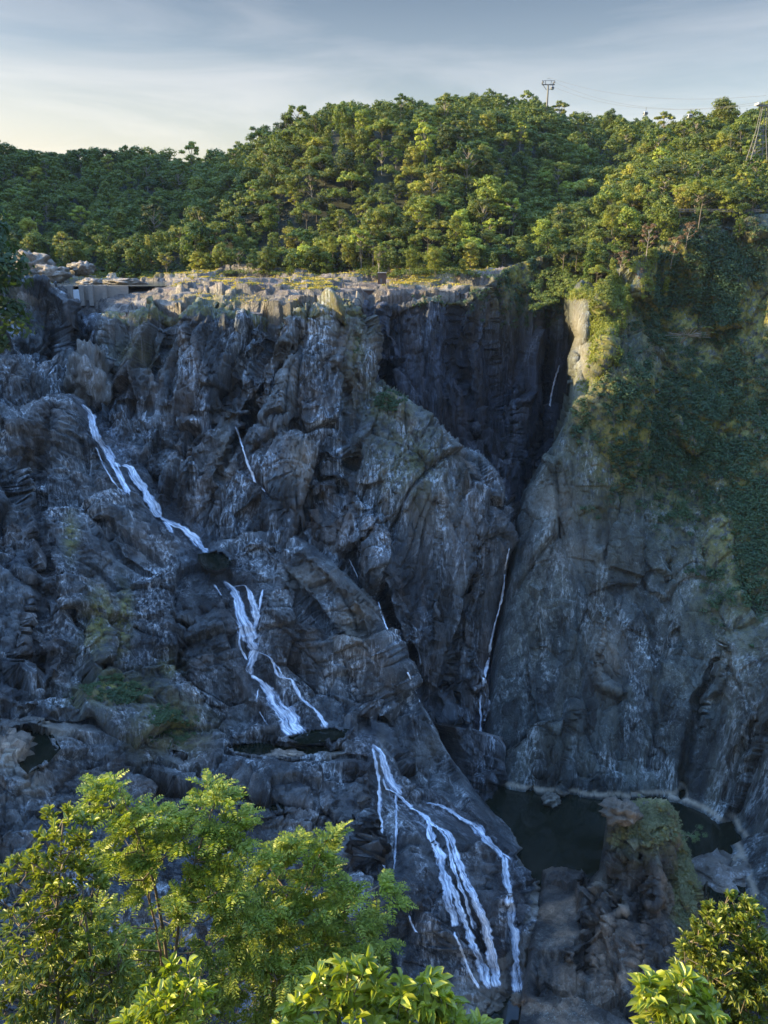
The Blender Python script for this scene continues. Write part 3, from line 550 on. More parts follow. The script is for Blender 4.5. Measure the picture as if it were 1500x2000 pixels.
vegp = np.clip(1.25 - slope*.75, 0, 1)*np.clip(.35 + gn*.9, 0, 1)*(rr[:, 2] > WATER_Z + .8)
vegp = vegp*(1.7*np.exp(-((pu - 520)/340)**2) + .6)
vegp = np.clip(vegp + blob(pu, pv, [(285,528,60,10,1.2),(850,545,70,14,.9),(110,545,60,6,.8),(430,585,90,12,.6),(620,590,60,10,.6)]), 0, 1)
used = np.unique(F); rm = -np.ones(len(rr), int); rm[used] = np.arange(len(used))
def with_skirt(v, f, off):
    e = np.concatenate([f[:, [0, 1]], f[:, [1, 2]], f[:, [2, 3]], f[:, [3, 0]]]); key = np.sort(e, 1); _, ix, ct = np.unique(key[:, 0]*10000000 + key[:, 1], return_index=True, return_counts=True); e = e[ix[ct == 1]]
    bv = np.unique(e); mp_ = -np.ones(len(v), int); mp_[bv] = len(v) + np.arange(len(bv)); return np.concatenate([v, v[bv] + off]), np.concatenate([f, np.stack([e[:, 1], e[:, 0], mp_[e[:, 0]], mp_[e[:, 1]]], -1)]), bv
pv_, pf_, pb_ = with_skirt(rr[used], rm[F], np.array([0, 3.0, -16.0])); ex_ = lambda a: np.concatenate([a, a[pb_]])
tag(mesh_np('plateau_rock', pv_, pf_, M['rock_top'], attrs={'veg': ex_(vegp[used]), 'pale': 0*pv_[:, 0], 'wet': ex_(np.maximum((rr[used, 2] < WATER_Z + .5)*.6, np.exp(-np.maximum(0, np.abs(pu[used] - 168) - 34)**2/150)*(rr[used, 1] < 433)*(rr[used, 2] < -26)))}), kind='structure')  # soaked shoreline; below the weir the mask also paints in the cleft's darkness
splat(rr[used][pv[used] < 640]); PLAT = dict(p=rr[used], u=pu[used], v=pv[used], veg=vegp[used], slope=slope[used])

def sheet(name, pts, z, mat):
    me = bpy.data.meshes.new(name); me.from_pydata([(x, y, z) for x, y in pts], [], [tuple(range(len(pts)))]); me.materials.append(mat)
    o = bpy.data.objects.new(name, me); COL.objects.link(o); tag(o, kind='structure'); return o
sheet('river_water', [(-258,436),(-196,433),(-150,433),(-115,434),(-40,460),(-10,466),(-10,500),(-258,505)], WATER_Z, M['water_river'])
POOL_Z = -230.6
def level(name, pts, z, mat):
    w = []
    for u, v in pts: d = P(u, v, 1.0); w.append((d[0]/d[2]*z, d[1]/d[2]*z))
    return sheet(name, w, z, mat)
level('gorge_pool_water', [(860,1440),(1100,1440),(1360,1490),(1620,1560),(1600,1860),(1380,1860),(1200,1790),(1070,1745),(1010,1690),(940,1600)], POOL_Z, M['water_pool'])
level('plunge_pool_water', [(900,1880),(1080,1880),(1120,2040),(880,2040)], -240.5, M['water_pool'])
def pool(name, pts, Y, mat, dz=0):
    """a small level pool lying on the rock: its outline runs into the rock around it"""
    z = P(np.mean([p[0] for p in pts]), np.mean([p[1] for p in pts]), Y)[2] + dz; w = []
    for u, v in pts:
        d = P(u, v, 1.0); w.append((d[0]/d[2]*z, d[1]/d[2]*z))
    return sheet(name, w, z, mat)

# ------------------------------------------------------------------ forested hills
hl = uvY([(-500,560,480),(-500,470,620),(-500,330,900),(-100,520,500),(0,520,505),(200,522,515),(400,522,505),(600,540,490),(700,540,480),(800,520,466),(900,510,462),(960,520,455),
          (0,440,570),(150,430,575),(300,430,560),(450,440,535),(600,440,525),(750,430,515),(850,450,490),(930,470,470),
          (0,344,680),(150,354,690),(300,346,700),(430,346,700),(470,337,690),(520,298,680),(600,266,670),(720,264,670),(820,268,680),(930,256,700),(1060,258,720),(1160,270,740),(1290,294,760),(1400,276,790),(1540,278,800),(1900,304,830),
          (300,380,620),(450,370,600),(600,340,590),(750,330,585),(900,330,570),(1000,262,600),(1040,255,610),(965,305,548),(925,372,508),(885,440,480),(900,440,490),(1000,440,490),(1050,440,545),
          (1130,345,650),(1200,345,660),(1130,440,590),(1085,505,520),(1050,560,470),(1240,370,600),(1010,540,455),
          (1330,280,600),(1450,290,570),(1560,290,560),(1200,440,470),(1350,318,475),(1270,378,455),(1200,440,438),(1420,400,462),(1500,400,465),(1160,520,425),(1150,570,398),(1250,500,416),(1350,450,428),(1500,430,432),(1650,420,432),(1900,400,440),
          (0,400,1300),(750,380,1300),(1500,380,1300),(-900,420,1200),(2300,380,1100),(300,385,850),(700,310,850),(1100,305,880),(1450,310,920)])
fh = tps_fit(hl[:, :2], hl[:, 2], 3e-3)
HX, HY = np.meshgrid(np.concatenate([np.arange(-1500,-420,40), np.arange(-420,560,5.0), np.arange(560,1600,40)]), np.concatenate([np.arange(372,860,5.0), np.arange(860,2200,45)]))
def hill_z(x, y):
    z = fh(x, y); far = smooth(y, 900, 1500); s = np.stack([np.ravel(x)/60, np.ravel(y)/60, 0*np.ravel(x)], -1)
    return z*(1 - far) + 60*far + (fbm(s, 3, 500)*4 + 19*fbm(s/1.9*np.array([1.0, .55, 1]) + 3.3, 2, 505)*smooth(np.ravel(y), 500, 580)).reshape(np.shape(x))
HZ = hill_z(HX, HY); hs_ = HX.shape; hp = np.stack([HX, HY, HZ], -1).reshape(-1, 3)
hu, hv = proj(hp); ii = np.arange(HX.size).reshape(hs_); F = np.stack([ii[:-1, :-1], ii[:-1, 1:], ii[1:, 1:], ii[1:, :-1]], -1).reshape(-1, 4)
lim = np.interp(hu, [-2000,-100,200,400,700,900,960,1010,1060,1100,1150,1250,1600,2600], [505,503,508,498,480,462,452,452,458,450,415,410,418,418])
kp = hp[:, 1] > lim; F = F[kp[F].all(1)]; used = np.unique(F); rm = -np.ones(len(hp), int); rm[used] = np.arange(len(used))
tag(mesh_np('forest_hillside', hp[used], rm[F], M['forest_floor'], smooth=True), kind='structure')

# hill of the gorge's left bank (mostly outside the frame; it is what shades the gorge) and the ground we stand on
LX, LY = np.meshgrid(np.arange(-700, -120, 8.0), np.arange(60, 800, 8.0))
def left_hill(x, y):
    top = np.interp(y, [60, 110, 160, 230, 315, 355, 400, 430, 480, 520, 560, 700, 790], [-60, 5, 60, 96, 98, 50, 24, 14, 14, 26, 130, 175, 150])
    e = smooth(-x, np.interp(y, [60, 250, 330, 400, 520, 800], [150, 172, 186, 215, 275, 420]), np.interp(y, [60, 450, 800], [330, 330, 480])); return -250*(1 - e)*(y < 420) + (-60*(1 - e))*(y >= 420) + top*e
LZ = left_hill(LX, LY) + (fbm(np.stack([LX.ravel()/40, LY.ravel()/40, 0*LX.ravel()], -1), 4, 600)*6).reshape(LX.shape)
ii = np.arange(LX.size).reshape(LX.shape); F = np.stack([ii[:-1, :-1], ii[:-1, 1:], ii[1:, 1:], ii[1:, :-1]], -1).reshape(-1, 4)
tag(mesh_np('left_bank_hillside', np.stack([LX, LY, LZ], -1).reshape(-1, 3), F, M['forest_floor'], smooth=True), kind='structure')
SX, SY = np.meshgrid(np.arange(-90, 91, 2.0), np.arange(-40, 80, 2.0)); SZ = np.where(SY < 1, -2 + 0*SY, -2 - 1.5*SY) + (fbm(np.stack([SX.ravel()/5, SY.ravel()/5, 0*SX.ravel()], -1), 3, 610)*.3).reshape(SX.shape)
ii = np.arange(SX.size).reshape(SX.shape); F = np.stack([ii[:-1, :-1], ii[:-1, 1:], ii[1:, 1:], ii[1:, :-1]], -1).reshape(-1, 4)
tag(mesh_np('lookout_slope', np.stack([SX, SY, SZ], -1).reshape(-1, 3), F, M['forest_floor'], smooth=True), kind='structure')

# ------------------------------------------------------------------ waterfalls, draped over the rock
zf = zbuf.copy()
for _ in range(14):
    bad = zf > 1e8; nb = np.stack([np.roll(zf, a, b) for a, b in ((1,0),(-1,0),(1,1),(-1,1))]); nb = np.where(nb > 1e8, 9e8, nb); mn = nb.min(0); zf = np.where(bad & (mn < 1e8), mn, zf)
def depth(u, v):
    i = np.clip((np.asarray(v)/2).astype(int), 2, ZH-3); j = np.clip((np.asarray(u)/2).astype(int), 2, ZW-3); return np.median([zf[i + a, j + b] for a in (-2, 0, 2) for b in (-2, 0, 2)], axis=0)
def ribbon(paths, name, mat, label, off=.75, across=7, sm=4, hug=False):
    V = []; F = []; UV = []; EG = []; n0 = 0
    for pi, path in enumerate(paths):
        path = np.array(path, float); L = np.r_[0, np.cumsum(np.hypot(np.diff(path[:, 0]), np.diff(path[:, 1])))]
        n = max(4, int(L[-1]/2.5)); t = np.linspace(0, L[-1], n); u = np.interp(t, L, path[:, 0]); v = np.interp(t, L, path[:, 1]); w = np.interp(t, L, path[:, 2])
        k3 = np.ones(5)/5
        if n > 8: u[2:-2] = np.convolve(u, k3, 'valid'); v[2:-2] = np.convolve(v, k3, 'valid')
        q = np.stack([t/9, np.full(n, pi*3.3), np.full(n, 1.1)], -1); u = u + fbm(q*.35, 3, 700 + pi)*w*.22; w = w*1.18*(1 + .4*fbm(q*.6, 3, 720 + pi))
        tx = np.gradient(u); ty = np.gradient(v); nn = np.hypot(tx, ty) + 1e-9; nx_, ny_ = -ty/nn, tx/nn
        s = np.linspace(-.5, .5, across); U = u[:, None] + nx_[:, None]*w[:, None]*s; Vv = v[:, None] + ny_[:, None]*w[:, None]*s*.5
        Y = depth(U, Vv).astype(float); Y = np.where(Y > 5e3, np.median(Y[Y < 5e3]) if (Y < 5e3).any() else 300, Y); med = np.median(Y, axis=1)
        if hug: md_ = np.median(np.stack([np.roll(med, k) for k in range(-4, 5)]), axis=0); med = np.minimum(med, md_ + 3); med = np.min([np.r_[med[:k], med[:len(med)-k]] if k else med for k in (0, 1, 2)], axis=0)
        Y = np.minimum(np.maximum(Y, med[:, None] - 2.5), med[:, None] + .5)
        pad = np.pad(Y, ((sm, sm), (0, 0)), 'edge'); Y = np.min([pad[k:k+n] for k in range(sm-1, sm+2)], axis=0)
        pad = np.pad(Y, ((2, 2), (1, 1)), 'edge'); Y = sum(pad[a:a+n, b:b+across] for a in range(5) for b in range(3))/15
        Y = Y - off - .35*(1 - (2*s)**2)
        p = P(U, Vv, Y); p = p + .25*np.stack([fbm(p.reshape(-1, 3)/1.2, 3, 740 + k).reshape(p.shape[:2]) for k in range(3)], -1)
        ii = n0 + np.arange(n*across).reshape(n, across); V.append(p.reshape(-1, 3)); n0 += n*across
        F.append(np.stack([ii[:-1, :-1], ii[:-1, 1:], ii[1:, 1:], ii[1:, :-1]], -1).reshape(-1, 4))
        uu = w[:, None]*s/30.0 + pi*3.71; vv = np.broadcast_to((t/30.0 + pi*5.17)[:, None], (n, across)); q = np.stack([uu, vv], -1); taper = np.clip(np.minimum(t, L[-1] - t)/14 + .45, 0, 1)[:, None]; EG.append(((1 - (2*s)**2)*taper*np.ones((n, 1))).ravel())
        UV.append(np.stack([q[:-1, :-1], q[:-1, 1:], q[1:, 1:], q[1:, :-1]], 2).reshape(-1, 2))
    o = mesh_np(name, np.concatenate(V), np.concatenate(F), mat, smooth=True, uvs=np.concatenate(UV), attrs={'edge': np.concatenate(EG)}); return tag(o, label, 'waterfall')
ribbon([[(160,787,6),(175,812,22),(190,850,26),(205,880,26),(222,905,20),(238,912,22)], [(236,908,9),(255,912,18),(268,935,22),(285,965,26),(303,995,22),(318,1012,18)],
        [(205,882,10),(222,912,10),(240,945,12),(252,965,10)], [(186,870,3),(200,905,4),(220,940,4),(245,968,4)], [(225,900,8),(238,935,10),(256,968,9)], [(312,1010,14),(335,1022,15),(360,1032,16),(380,1055,20),(398,1074,24),(412,1078,14)], [(318,1016,10),(332,1034,12),(340,1042,5)], [(260,915,4),(262,940,5)]],
       'waterfall', M['falls'], 'long diagonal white waterfall sliding down the upper left rock face into a small pool')
ribbon([[(436,1134,8),(450,1148,18),(468,1175,28),(474,1200,30),(480,1225,36),(490,1250,34),(500,1272,24)], [(484,1145,5),(490,1165,14),(500,1190,16),(498,1225,18)], [(513,1150,4),(509,1170,6),(506,1195,6)], [(500,1268,24),(492,1285,20),(484,1305,16),(494,1318,22)],
        [(494,1318,20),(512,1335,22),(532,1360,34),(548,1390,44),(562,1415,52),(580,1434,58)], [(470,1225,5),(468,1260,5),(482,1290,6)], [(452,1146,4),(480,1142,4),(484,1160,4)], [(505,1345,3),(500,1370,3),(512,1400,4),(524,1418,3)], [(418,1140,6),(428,1158,6),(434,1164,3)], [(600,1436,8),(604,1440,4)]],
       'waterfall', M['falls'], 'braided white waterfall at the centre, widening into a fan above the rock ledge pools')
ribbon([[(503,1273,5),(525,1282,6),(536,1300,9),(544,1322,9),(570,1326,6),(578,1345,8),(588,1365,10),(610,1382,11),(628,1402,14),(640,1422,18)], [(536,1295,4),(548,1308,4),(552,1325,3)], [(566,1325,4),(575,1340,4)]],
       'waterfall', M['falls'], 'thin stepped side trickle running right of the central braided waterfall to the ledge pool')
ribbon([[(726,1452,6),(742,1470,16),(752,1492,22),(762,1515,26),(770,1538,24),(785,1555,10)], [(728,1456,5),(735,1490,6),(740,1530,7),(742,1580,8),(745,1640,7),(752,1700,6)], [(745,1520,6),(756,1542,6),(768,1545,6),(785,1560,8),(805,1578,10)], [(772,1548,5),(774,1600,6),(772,1660,6),(770,1700,4)],
        [(800,1576,9),(826,1592,16),(846,1612,14),(870,1622,12),(885,1650,14),(893,1680,16),(905,1710,16),(925,1750,18),(945,1800,20),(955,1850,22),(968,1905,26),(974,1930,20)],
        [(834,1598,8),(842,1630,14),(855,1665,20),(868,1720,20),(880,1770,20),(890,1810,18)], [(868,1700,10),(885,1740,16),(905,1790,20),(925,1840,22),(945,1900,26),(955,1932,20)], [(850,1610,5),(872,1640,8),(884,1690,10),(910,1760,10),(930,1820,10)], [(900,1700,6),(920,1735,8),(942,1790,8),(965,1860,8),(975,1910,8)],
        [(886,1818,4),(900,1850,6),(918,1900,8),(935,1930,8)], [(798,1785,4),(806,1812,6),(815,1822,5)]],
       'waterfall', M['falls'], 'lowest broad veil of many white strands dropping toward the bottom of the gorge')
ribbon([[(830,1568,5),(858,1573,10),(880,1582,14),(905,1600,16),(930,1614,20),(950,1638,26),(968,1660,20),(984,1676,18)], [(984,1670,14),(990,1710,16),(995,1760,18),(1000,1810,20),(1006,1860,22),(1012,1910,24),(1014,1938,30)], [(975,1664,6),(992,1672,8),(998,1680,3)]],
       'waterfall', M['falls'], 'single rightmost plunge fall beside the lowest veil, ending in a straight white column')
ribbon([[(997,1050,3),(994,1075,5),(988,1105,4),(985,1140,4),(978,1180,4),(965,1225,5),(958,1260,5),(952,1300,7),(944,1335,7),(939,1370,7),(940,1410,7),(938,1450,4)]],
       'waterfall', M['falls_thin'], 'very thin tall waterfall inside the narrow dark slot below the gorge notch', off=2.2, hug=True)
ribbon([[(459,830,3),(466,850,5),(478,885,5),(486,910,6),(496,935,6),(500,945,4)], [(510,950,3),(518,962,4)]], 'waterfall', M['falls_thin'], 'short faint trickle on the dark cliff right of the long diagonal waterfall', off=1.4, hug=True)
ribbon([[(738,1172,3),(745,1200,4),(758,1230,5),(766,1258,4)], [(766,1258,2),(776,1280,2),(788,1300,3),(800,1322,5),(808,1345,4),(822,1375,3)], [(680,1090,2),(692,1112,3),(700,1132,3)]], 'waterfall', M['falls_thin'], 'broken thin trickle in the dark gully right of the pale ridge', off=1.4, hug=True)
ribbon([[(1094,710,4),(1085,735,5),(1078,770,5),(1074,800,4)]], 'waterfall', M['falls_thin'], 'faint misty fall in the shadow at the back of the gorge notch', off=.8)
ribbon([[(184,643,4),(179,657,6),(176,664,11),(170,678,16),(165,694,14)]], 'waterfall', M['falls'], 'small white chute in the dark cleft below the weir', off=2.0, hug=True)
# little pools on the ledges
for k, (pp, zz) in enumerate(POOLS):
    c = np.mean(pp, axis=0); w = []
    for u, v in pp:
        u, v = c[0] + (u - c[0])*1.25, c[1] + (v - c[1])*1.15; d = P(u, v, 1.0); w.append((d[0]/d[2]*zz, d[1]/d[2]*zz))
    sheet('ledge_pool_water', w, zz, M['water_pool'])

# ------------------------------------------------------------------ weir
wr = empty('weir', (-170, 433, WATER_Z)); tag(wr, 'low dark concrete weir with pillars holding back the river at upper left', 'weir')
m_ = MB(); x0, x1 = P(95, 560, 433)[0], P(250, 560, 433)[0]
for a, b in ((x0, P(142, 560, 433)[0]), (P(156, 560, 433)[0], x1)): m_.box(((a+b)/2, 433, WATER_Z - 5), (b - a, 1.4, 10.4))
m_.box((P(149, 560, 433)[0], 433.1, WATER_Z - 8.2), (5, 1.2, 13)); o = m_.build('wall', M['concrete']); o.parent = wr; o.matrix_parent_inverse = Matrix.Translation(-wr.location)
for uu in (117, 138, 160, 178, 205):
    m_ = MB().box((P(uu, 560, 432)[0], 431.4, WATER_Z - 4.6), (2.2, 3.2, 10.6)); o = m_.build('pillar', M['concrete'], wr); o.matrix_parent_inverse = Matrix.Translation(-wr.location)
vx = P(149, 570, 431)[0]; n = 16
V = []; F = []; UV = []
for i in range(n):
    t = i/(n-1)
    for j in range(6): V.append((vx - 2.1 + 4.2*j/5 + .12*math.sin(i*1.7 + j), 431.9 - 1.6*t - .3*math.sin(j*2.1), WATER_Z - 1.6 - 8.8*t))
V = np.array(V); ii = np.arange(n*6).reshape(n, 6); F = np.stack([ii[:-1, :-1], ii[:-1, 1:], ii[1:, 1:], ii[1:, :-1]], -1).reshape(-1, 4)
q = np.stack(np.meshgrid(np.linspace(0, .5, 6), np.linspace(0, 1, n)), -1); UV = np.stack([q[:-1, :-1], q[:-1, 1:], q[1:, 1:], q[1:, :-1]], 2).reshape(-1, 2)
tag(mesh_np('waterfall', V, F, falls_material('spill_water', .25, .45), smooth=True, uvs=UV, attrs={'edge': np.ones(len(V))*.8}), 'small square white spill falling through the gap in the weir', 'waterfall')
wb = empty('weir', (P(690, 570, 436)[0], 436, -27)); tag(wb, 'brown retaining weir wall across the gap in the plateau right of the grassy rocks', 'weir')
xa, xb = P(612, 575, 436)[0], P(728, 575, 436)[0]
o = MB().box(((xa+xb)/2, 436, -30.4), (xb - xa, 1.2, 9.5)).build('wall', M['rust'], wb); o.matrix_parent_inverse = Matrix.Translation(-wb.location)
o = MB().box(((xa+xb)/2, 435.8, -25.3), (xb - xa + .6, 1.9, .7)).build('coping', M['concrete'], wb); o.matrix_parent_inverse = Matrix.Translation(-wb.location)
# ------------------------------------------------------------------ hut
hb = P(746, 552, 428); ht = empty('hut', tuple(hb)); tag(ht, 'small brown block hut standing on the plateau at the forest edge', 'hut')
MB().box((0, 0, 2.1), (4.4, 3.6, 5.6)).build('wall', M['rust'], ht); MB().box((0, 0, 5.05), (5.0, 4.2, .35)).build('roof', M['concrete'], ht); MB().box((-.4, -1.83, 1.0), (1.1, .1, 2.4)).build('door', M['steel'], ht)

# ------------------------------------------------------------------ foliage
def nrm(a): return a/(np.linalg.norm(a, axis=-1, keepdims=True) + 1e-9)
def cards(c, n, size, rg, aspect=1.5, spin=None):
    """leaf-sized four-cornered faces at points c facing n"""
    k = len(c); t = nrm(np.cross(n, nrm(rg.normal(size=(k, 3))))) if spin is None else spin; b = np.cross(n, t); size = np.broadcast_to(size, (k,))[:, None]
    h = size*.5; V = np.stack([c - t*h*aspect, c + b*h*.8 - n*h*.15, c + t*h*aspect, c - b*h*.8 - n*h*.15], 1).reshape(-1, 3)
    return V, np.arange(4*k).reshape(k, 4)
def clump_cards(centres, radii, per, size, rg, flat=.75, jit=.6, up=.25):
    """cards spread through ellipsoidal leaf clumps, denser toward their skin"""
    centres = np.asarray(centres); radii = np.asarray(radii); m = len(centres); idx = np.repeat(np.arange(m), per); d = nrm(rg.normal(size=(len(idx), 3)))
    d[:, 2] = np.where(d[:, 2] < -.35, -d[:, 2], d[:, 2]); r = rg.uniform(.55, 1.08, len(idx))[:, None]
    lump = 1 + .28*np.sin(d[:, :1]*7 + idx[:, None]) * np.cos(d[:, 1:2]*6 + idx[:, None]*2)
    p = centres[idx] + d*r*lump*radii[idx][:, None]*np.array([1, 1, flat]); n = nrm(d*np.array([1, 1, 1/flat]) + rg.normal(size=d.shape)*jit*.6 + [0, 0, up])
    return cards(p, n, size*rg.uniform(.6, 1.35, len(idx)), rg)
def tree_shape(kind, rg):
    """height, trunk MB, clump centres, clump radii of one forest tree"""
    T = MB()
    H = {'round': rg.uniform(16, 20), 'gum': rg.uniform(20, 25), 'vine': rg.uniform(15, 19), 'spread': rg.uniform(17, 21), 'bare': rg.uniform(14, 18)}[kind]
    W = {'round': .34, 'gum': .30, 'vine': .24, 'spread': .44, 'bare': .30}[kind]*H; base = {'round': .18, 'gum': .42, 'vine': .06, 'spread': .4, 'bare': .35}[kind]
    n = {'round': 24, 'gum': 17, 'vine': 26, 'spread': 22, 'bare': 12}[kind]
    lean = rg.normal(size=2)*.05*H; zs = np.linspace(0, .8*H, 6); tp = np.stack([lean[0]*(zs/H)**1.5*1.3, lean[1]*(zs/H)**1.5*1.3, zs - 1.5*(zs == 0)], -1)
    T.tube(tp, np.linspace(.032*H/2, .008*H, 6)*(1.0), 5)
    C = []; Rr = []
    for k in range(n):
        a = k*2.4 + rg.uniform(-.5, .5); f = (k + .5)/n
        if kind == 'vine': zz = base + (1 - base)*f; rad = W*(.9 - .5*f)*rg.uniform(.5, 1.1)
        elif kind == 'spread': zz = .72 + .22*rg.uniform(); rad = W*math.sqrt(f)*rg.uniform(.85, 1.1); zz -= .16*(rad/W)**2
        else: zz = base + (1 - base)*(1 - f**1.4)*rg.uniform(.85, 1.05); e = (zz - (base + 1)/2)/((1 - base)/2); rad = W*math.sqrt(max(.06, 1 - e*e*.85))*rg.uniform(.45, 1.05)
        c = np.array([lean[0] + rad*math.cos(a), lean[1] + rad*math.sin(a), zz*H]); r = H*{'round': .15, 'gum': .095, 'vine': .125, 'spread': .13, 'bare': .085}[kind]*rg.uniform(.65, 1.3)
        C.append(c); Rr.append(r)
        if k % 2 == 0 or kind in ('gum', 'bare'):
            z0 = H*max(.25, min(.74, zz - .22)); p0 = np.array([np.interp(z0, zs, tp[:, 0]), np.interp(z0, zs, tp[:, 1]), z0]); md = (p0*.5 + c*.5) + [0, 0, -.02*H]
            T.tube([p0, md, c], [.009*H, .006*H, .002*H], 4, cap=False)
    return H, T, np.array(C), np.array(Rr)
KINDS = ['round', 'gum', 'round', 'spread', 'vine', 'round', 'round', 'spread', 'vine', 'round', 'gum', 'bare']
PROTO = []; MASS = []
for k, kd in enumerate(KINDS):
    rg = np.random.default_rng(100 + k); H, T, C, Rr = tree_shape(kd, rg); C[:, 2] -= .0; per = {'gum': 130, 'bare': 95}.get(kd, 150)
    V, F = clump_cards(C, Rr, per, .038*H if kd != 'bare' else .03*H, rg, flat=.62 if kd in ('gum', 'spread') else .8)
    me_c = bpy.data.meshes.new('crown'); me_c.from_pydata(V.tolist(), [], F.tolist()); me_c.materials.append(M['leaf_dry'] if kd == 'bare' else M['leaf_forest'])
    me_t = bpy.data.meshes.new('trunk'); me_t.from_pydata(np.concatenate(T.v).tolist(), [], T.f); me_t.materials.append(M['bark_pale'] if kd in ('gum', 'bare') else M['bark'])
    PROTO.append((kd, H, me_t, me_c)); V2, F2 = clump_cards(C, Rr*1.08, 46, .056*H, rg, flat=.75); MASS.append((H, V2, F2))
def add_tree(k, loc, sc, rz, name='forest_tree', mat=None):
    kd, H, mt, mc = PROTO[k]; e = empty(name, tuple(loc), rz); e.scale = (sc, sc, sc*random.uniform(.9, 1.12))
    for nm, me in (('trunk', mt), ('crown', mc)):
        o = bpy.data.objects.new(nm, me); COL.objects.link(o); o.parent = e
        if mat and nm == 'crown': o.material_slots[0].link = 'OBJECT'; o.material_slots[0].material = mat
    return e
# scatter over the hillside in the world, thinned to what can be seen from the lookout side
cand = np.stack([rng.uniform(-420, 560, 60000), rng.uniform(398, 830, 60000)], -1)
cell = {}; spots = []
for x, y in cand:
    r = 6.2 if y < 500 else (7.3 if y < 620 else 8.2); g = (int(x//12), int(y//12)); okk = True
    for a in (-1, 0, 1):
        for b in (-1, 0, 1):
            for (qx, qy) in cell.get((g[0]+a, g[1]+b), ()):
                if (qx-x)**2 + (qy-y)**2 < r*r: okk = False; break
            if not okk: break
        if not okk: break
    if okk: cell.setdefault(g, []).append((x, y)); spots.append((x, y))
spots = np.array(spots); sz_ = hill_z(spots[:, 0], spots[:, 1]); sp3 = np.column_stack([spots, sz_])
bu, bv = proj(sp3)
lim2 = np.interp(bu, [-2000,-100,200,400,700,800,900,960,1010,1060,1100,1150,1250,1600,2600], [506,502,506,494,468,452,440,438,446,446,428,400,412,418,418])
sp3[:, 2] = np.where(sp3[:, 1] < 520, np.maximum(sp3[:, 2], np.where(bu < 960, fpl(sp3[:, 0], sp3[:, 1]) - 1, -99)), sp3[:, 2])
ok = sp3[:, 1] > lim2; ok &= ~((np.abs(bu - 1497) < 45) & (sp3[:, 1] < 475) & (bv < 330)); sp3 = sp3[ok]; bu = bu[ok]; bv = bv[ok]
kk = rng.integers(0, 11, len(sp3)); sc = rng.uniform(.58, .96, len(sp3)) + .36*(rng.uniform(size=len(sp3)) > .965); sc = np.where(sp3[:, 1] < 470, sc*.85, sc)
crest = (sp3[:, 1] > 640); kk = np.where(crest & (rng.uniform(size=len(kk)) < .45), rng.choice([1, 5, 10], len(kk)), kk)
Hh = np.array([PROTO[k][1] for k in kk])*sc; tu, tv = proj(sp3 + np.column_stack([0*Hh, 0*Hh, Hh]))
order = np.argsort(sp3[:, 1]); hor = np.full(400, 2000.0); vis = np.zeros(len(sp3)); 
for i in order:
    c0 = int(np.clip((tu[i] + 250)/5, 0, 399)); a, b = max(0, c0-2), min(400, c0+3); cur = hor[a:b].max(); vis[i] = max(0, cur - tv[i]); hor[a:b] = np.minimum(hor[a:b], tv[i] + 5)
inframe = (tu > -30) & (tu < 1530) & (vis > 3)
wpx = .7*Hh/sp3[:, 1]*1500; area = np.where(inframe, np.minimum(vis, wpx*1.3)*wpx, 0)
rank = np.argsort(-area); N_IND = 288
ind = set(rank[:N_IND].tolist())
tones = {'round': 'round-crowned', 'gum': 'open-crowned pale-trunked', 'spread': 'wide flat-topped', 'vine': 'vine-draped columnar', 'bare': 'brownish thin-leaved'}
def where_is(u, v, y):
    cols = [(90, 'at the far left frame edge'), (210, 'on the left valley side above the river pool'), (330, 'on the valley side left of the main hill'), (450, 'at the left shoulder of the main hill'), (560, 'on the left face of the main hill'), (670, 'on the main hill left of the hut'), (780, 'on the main hill above the hut'),
            (880, 'on the spur right of the hut'), (980, 'on the spur above the gorge notch'), (1100, 'on the slope below the cableway pylon'), (1210, 'in the side valley behind the right cliff'), (1330, 'on the ridge above the right cliff'), (1430, 'above the elevated walkway'), (3000, 'by the lattice tower at the right edge')]
    c = next(n for m_, n in cols if u < m_); t = 'skyline ' if y > 640 else ('upper-slope ' if y > 590 else ('mid-slope ' if y > 530 else 'lowest-slope ')); return t, c
info = []
for i in sorted(ind, key=lambda i: tu[i]):
    e = add_tree(int(kk[i]), sp3[i], float(sc[i]), float(rng.uniform(0, 6.28))); t, c = where_is(tu[i], tv[i], sp3[i, 1])
    info.append((e, t, PROTO[kk[i]][0], c)); e['group'] = 'trees covering the forested hill'; e['category'] = 'tree'
ordn = ['leftmost'] + [w + '-from-left' for w in ('second', 'third', 'fourth', 'fifth', 'sixth', 'seventh', 'eighth', 'ninth', 'tenth', 'eleventh', 'twelfth', 'thirteenth', 'fourteenth')]
byk = {}
for e, t, kd, c in info: byk.setdefault((t, kd, c), []).append(e)
for (t, kd, c), es in byk.items():
    for j, e in enumerate(es):
        e['label'] = (f"{t}{tones[kd]} green tree {c}" if len(es) == 1 else f"{ordn[min(j, 13)]} {t}{tones[kd]} tree {c}")
for a in [(-40,735,150,0,1.45,'dark leafy tree at the left frame edge, nearest of the left bank trees'), (-44,640,190,6,1.6,'second dark leafy tree at the left frame edge, standing behind the nearest one'), (-6,560,300,4,1.0,'small dark tree at the left frame edge beside the pale craggy boulder')]:
    tag(add_tree(a[3], P(*a[:3]), a[4], 1.0, 'left_bank_tree', M['leaf_shrub']), a[5], 'tree')
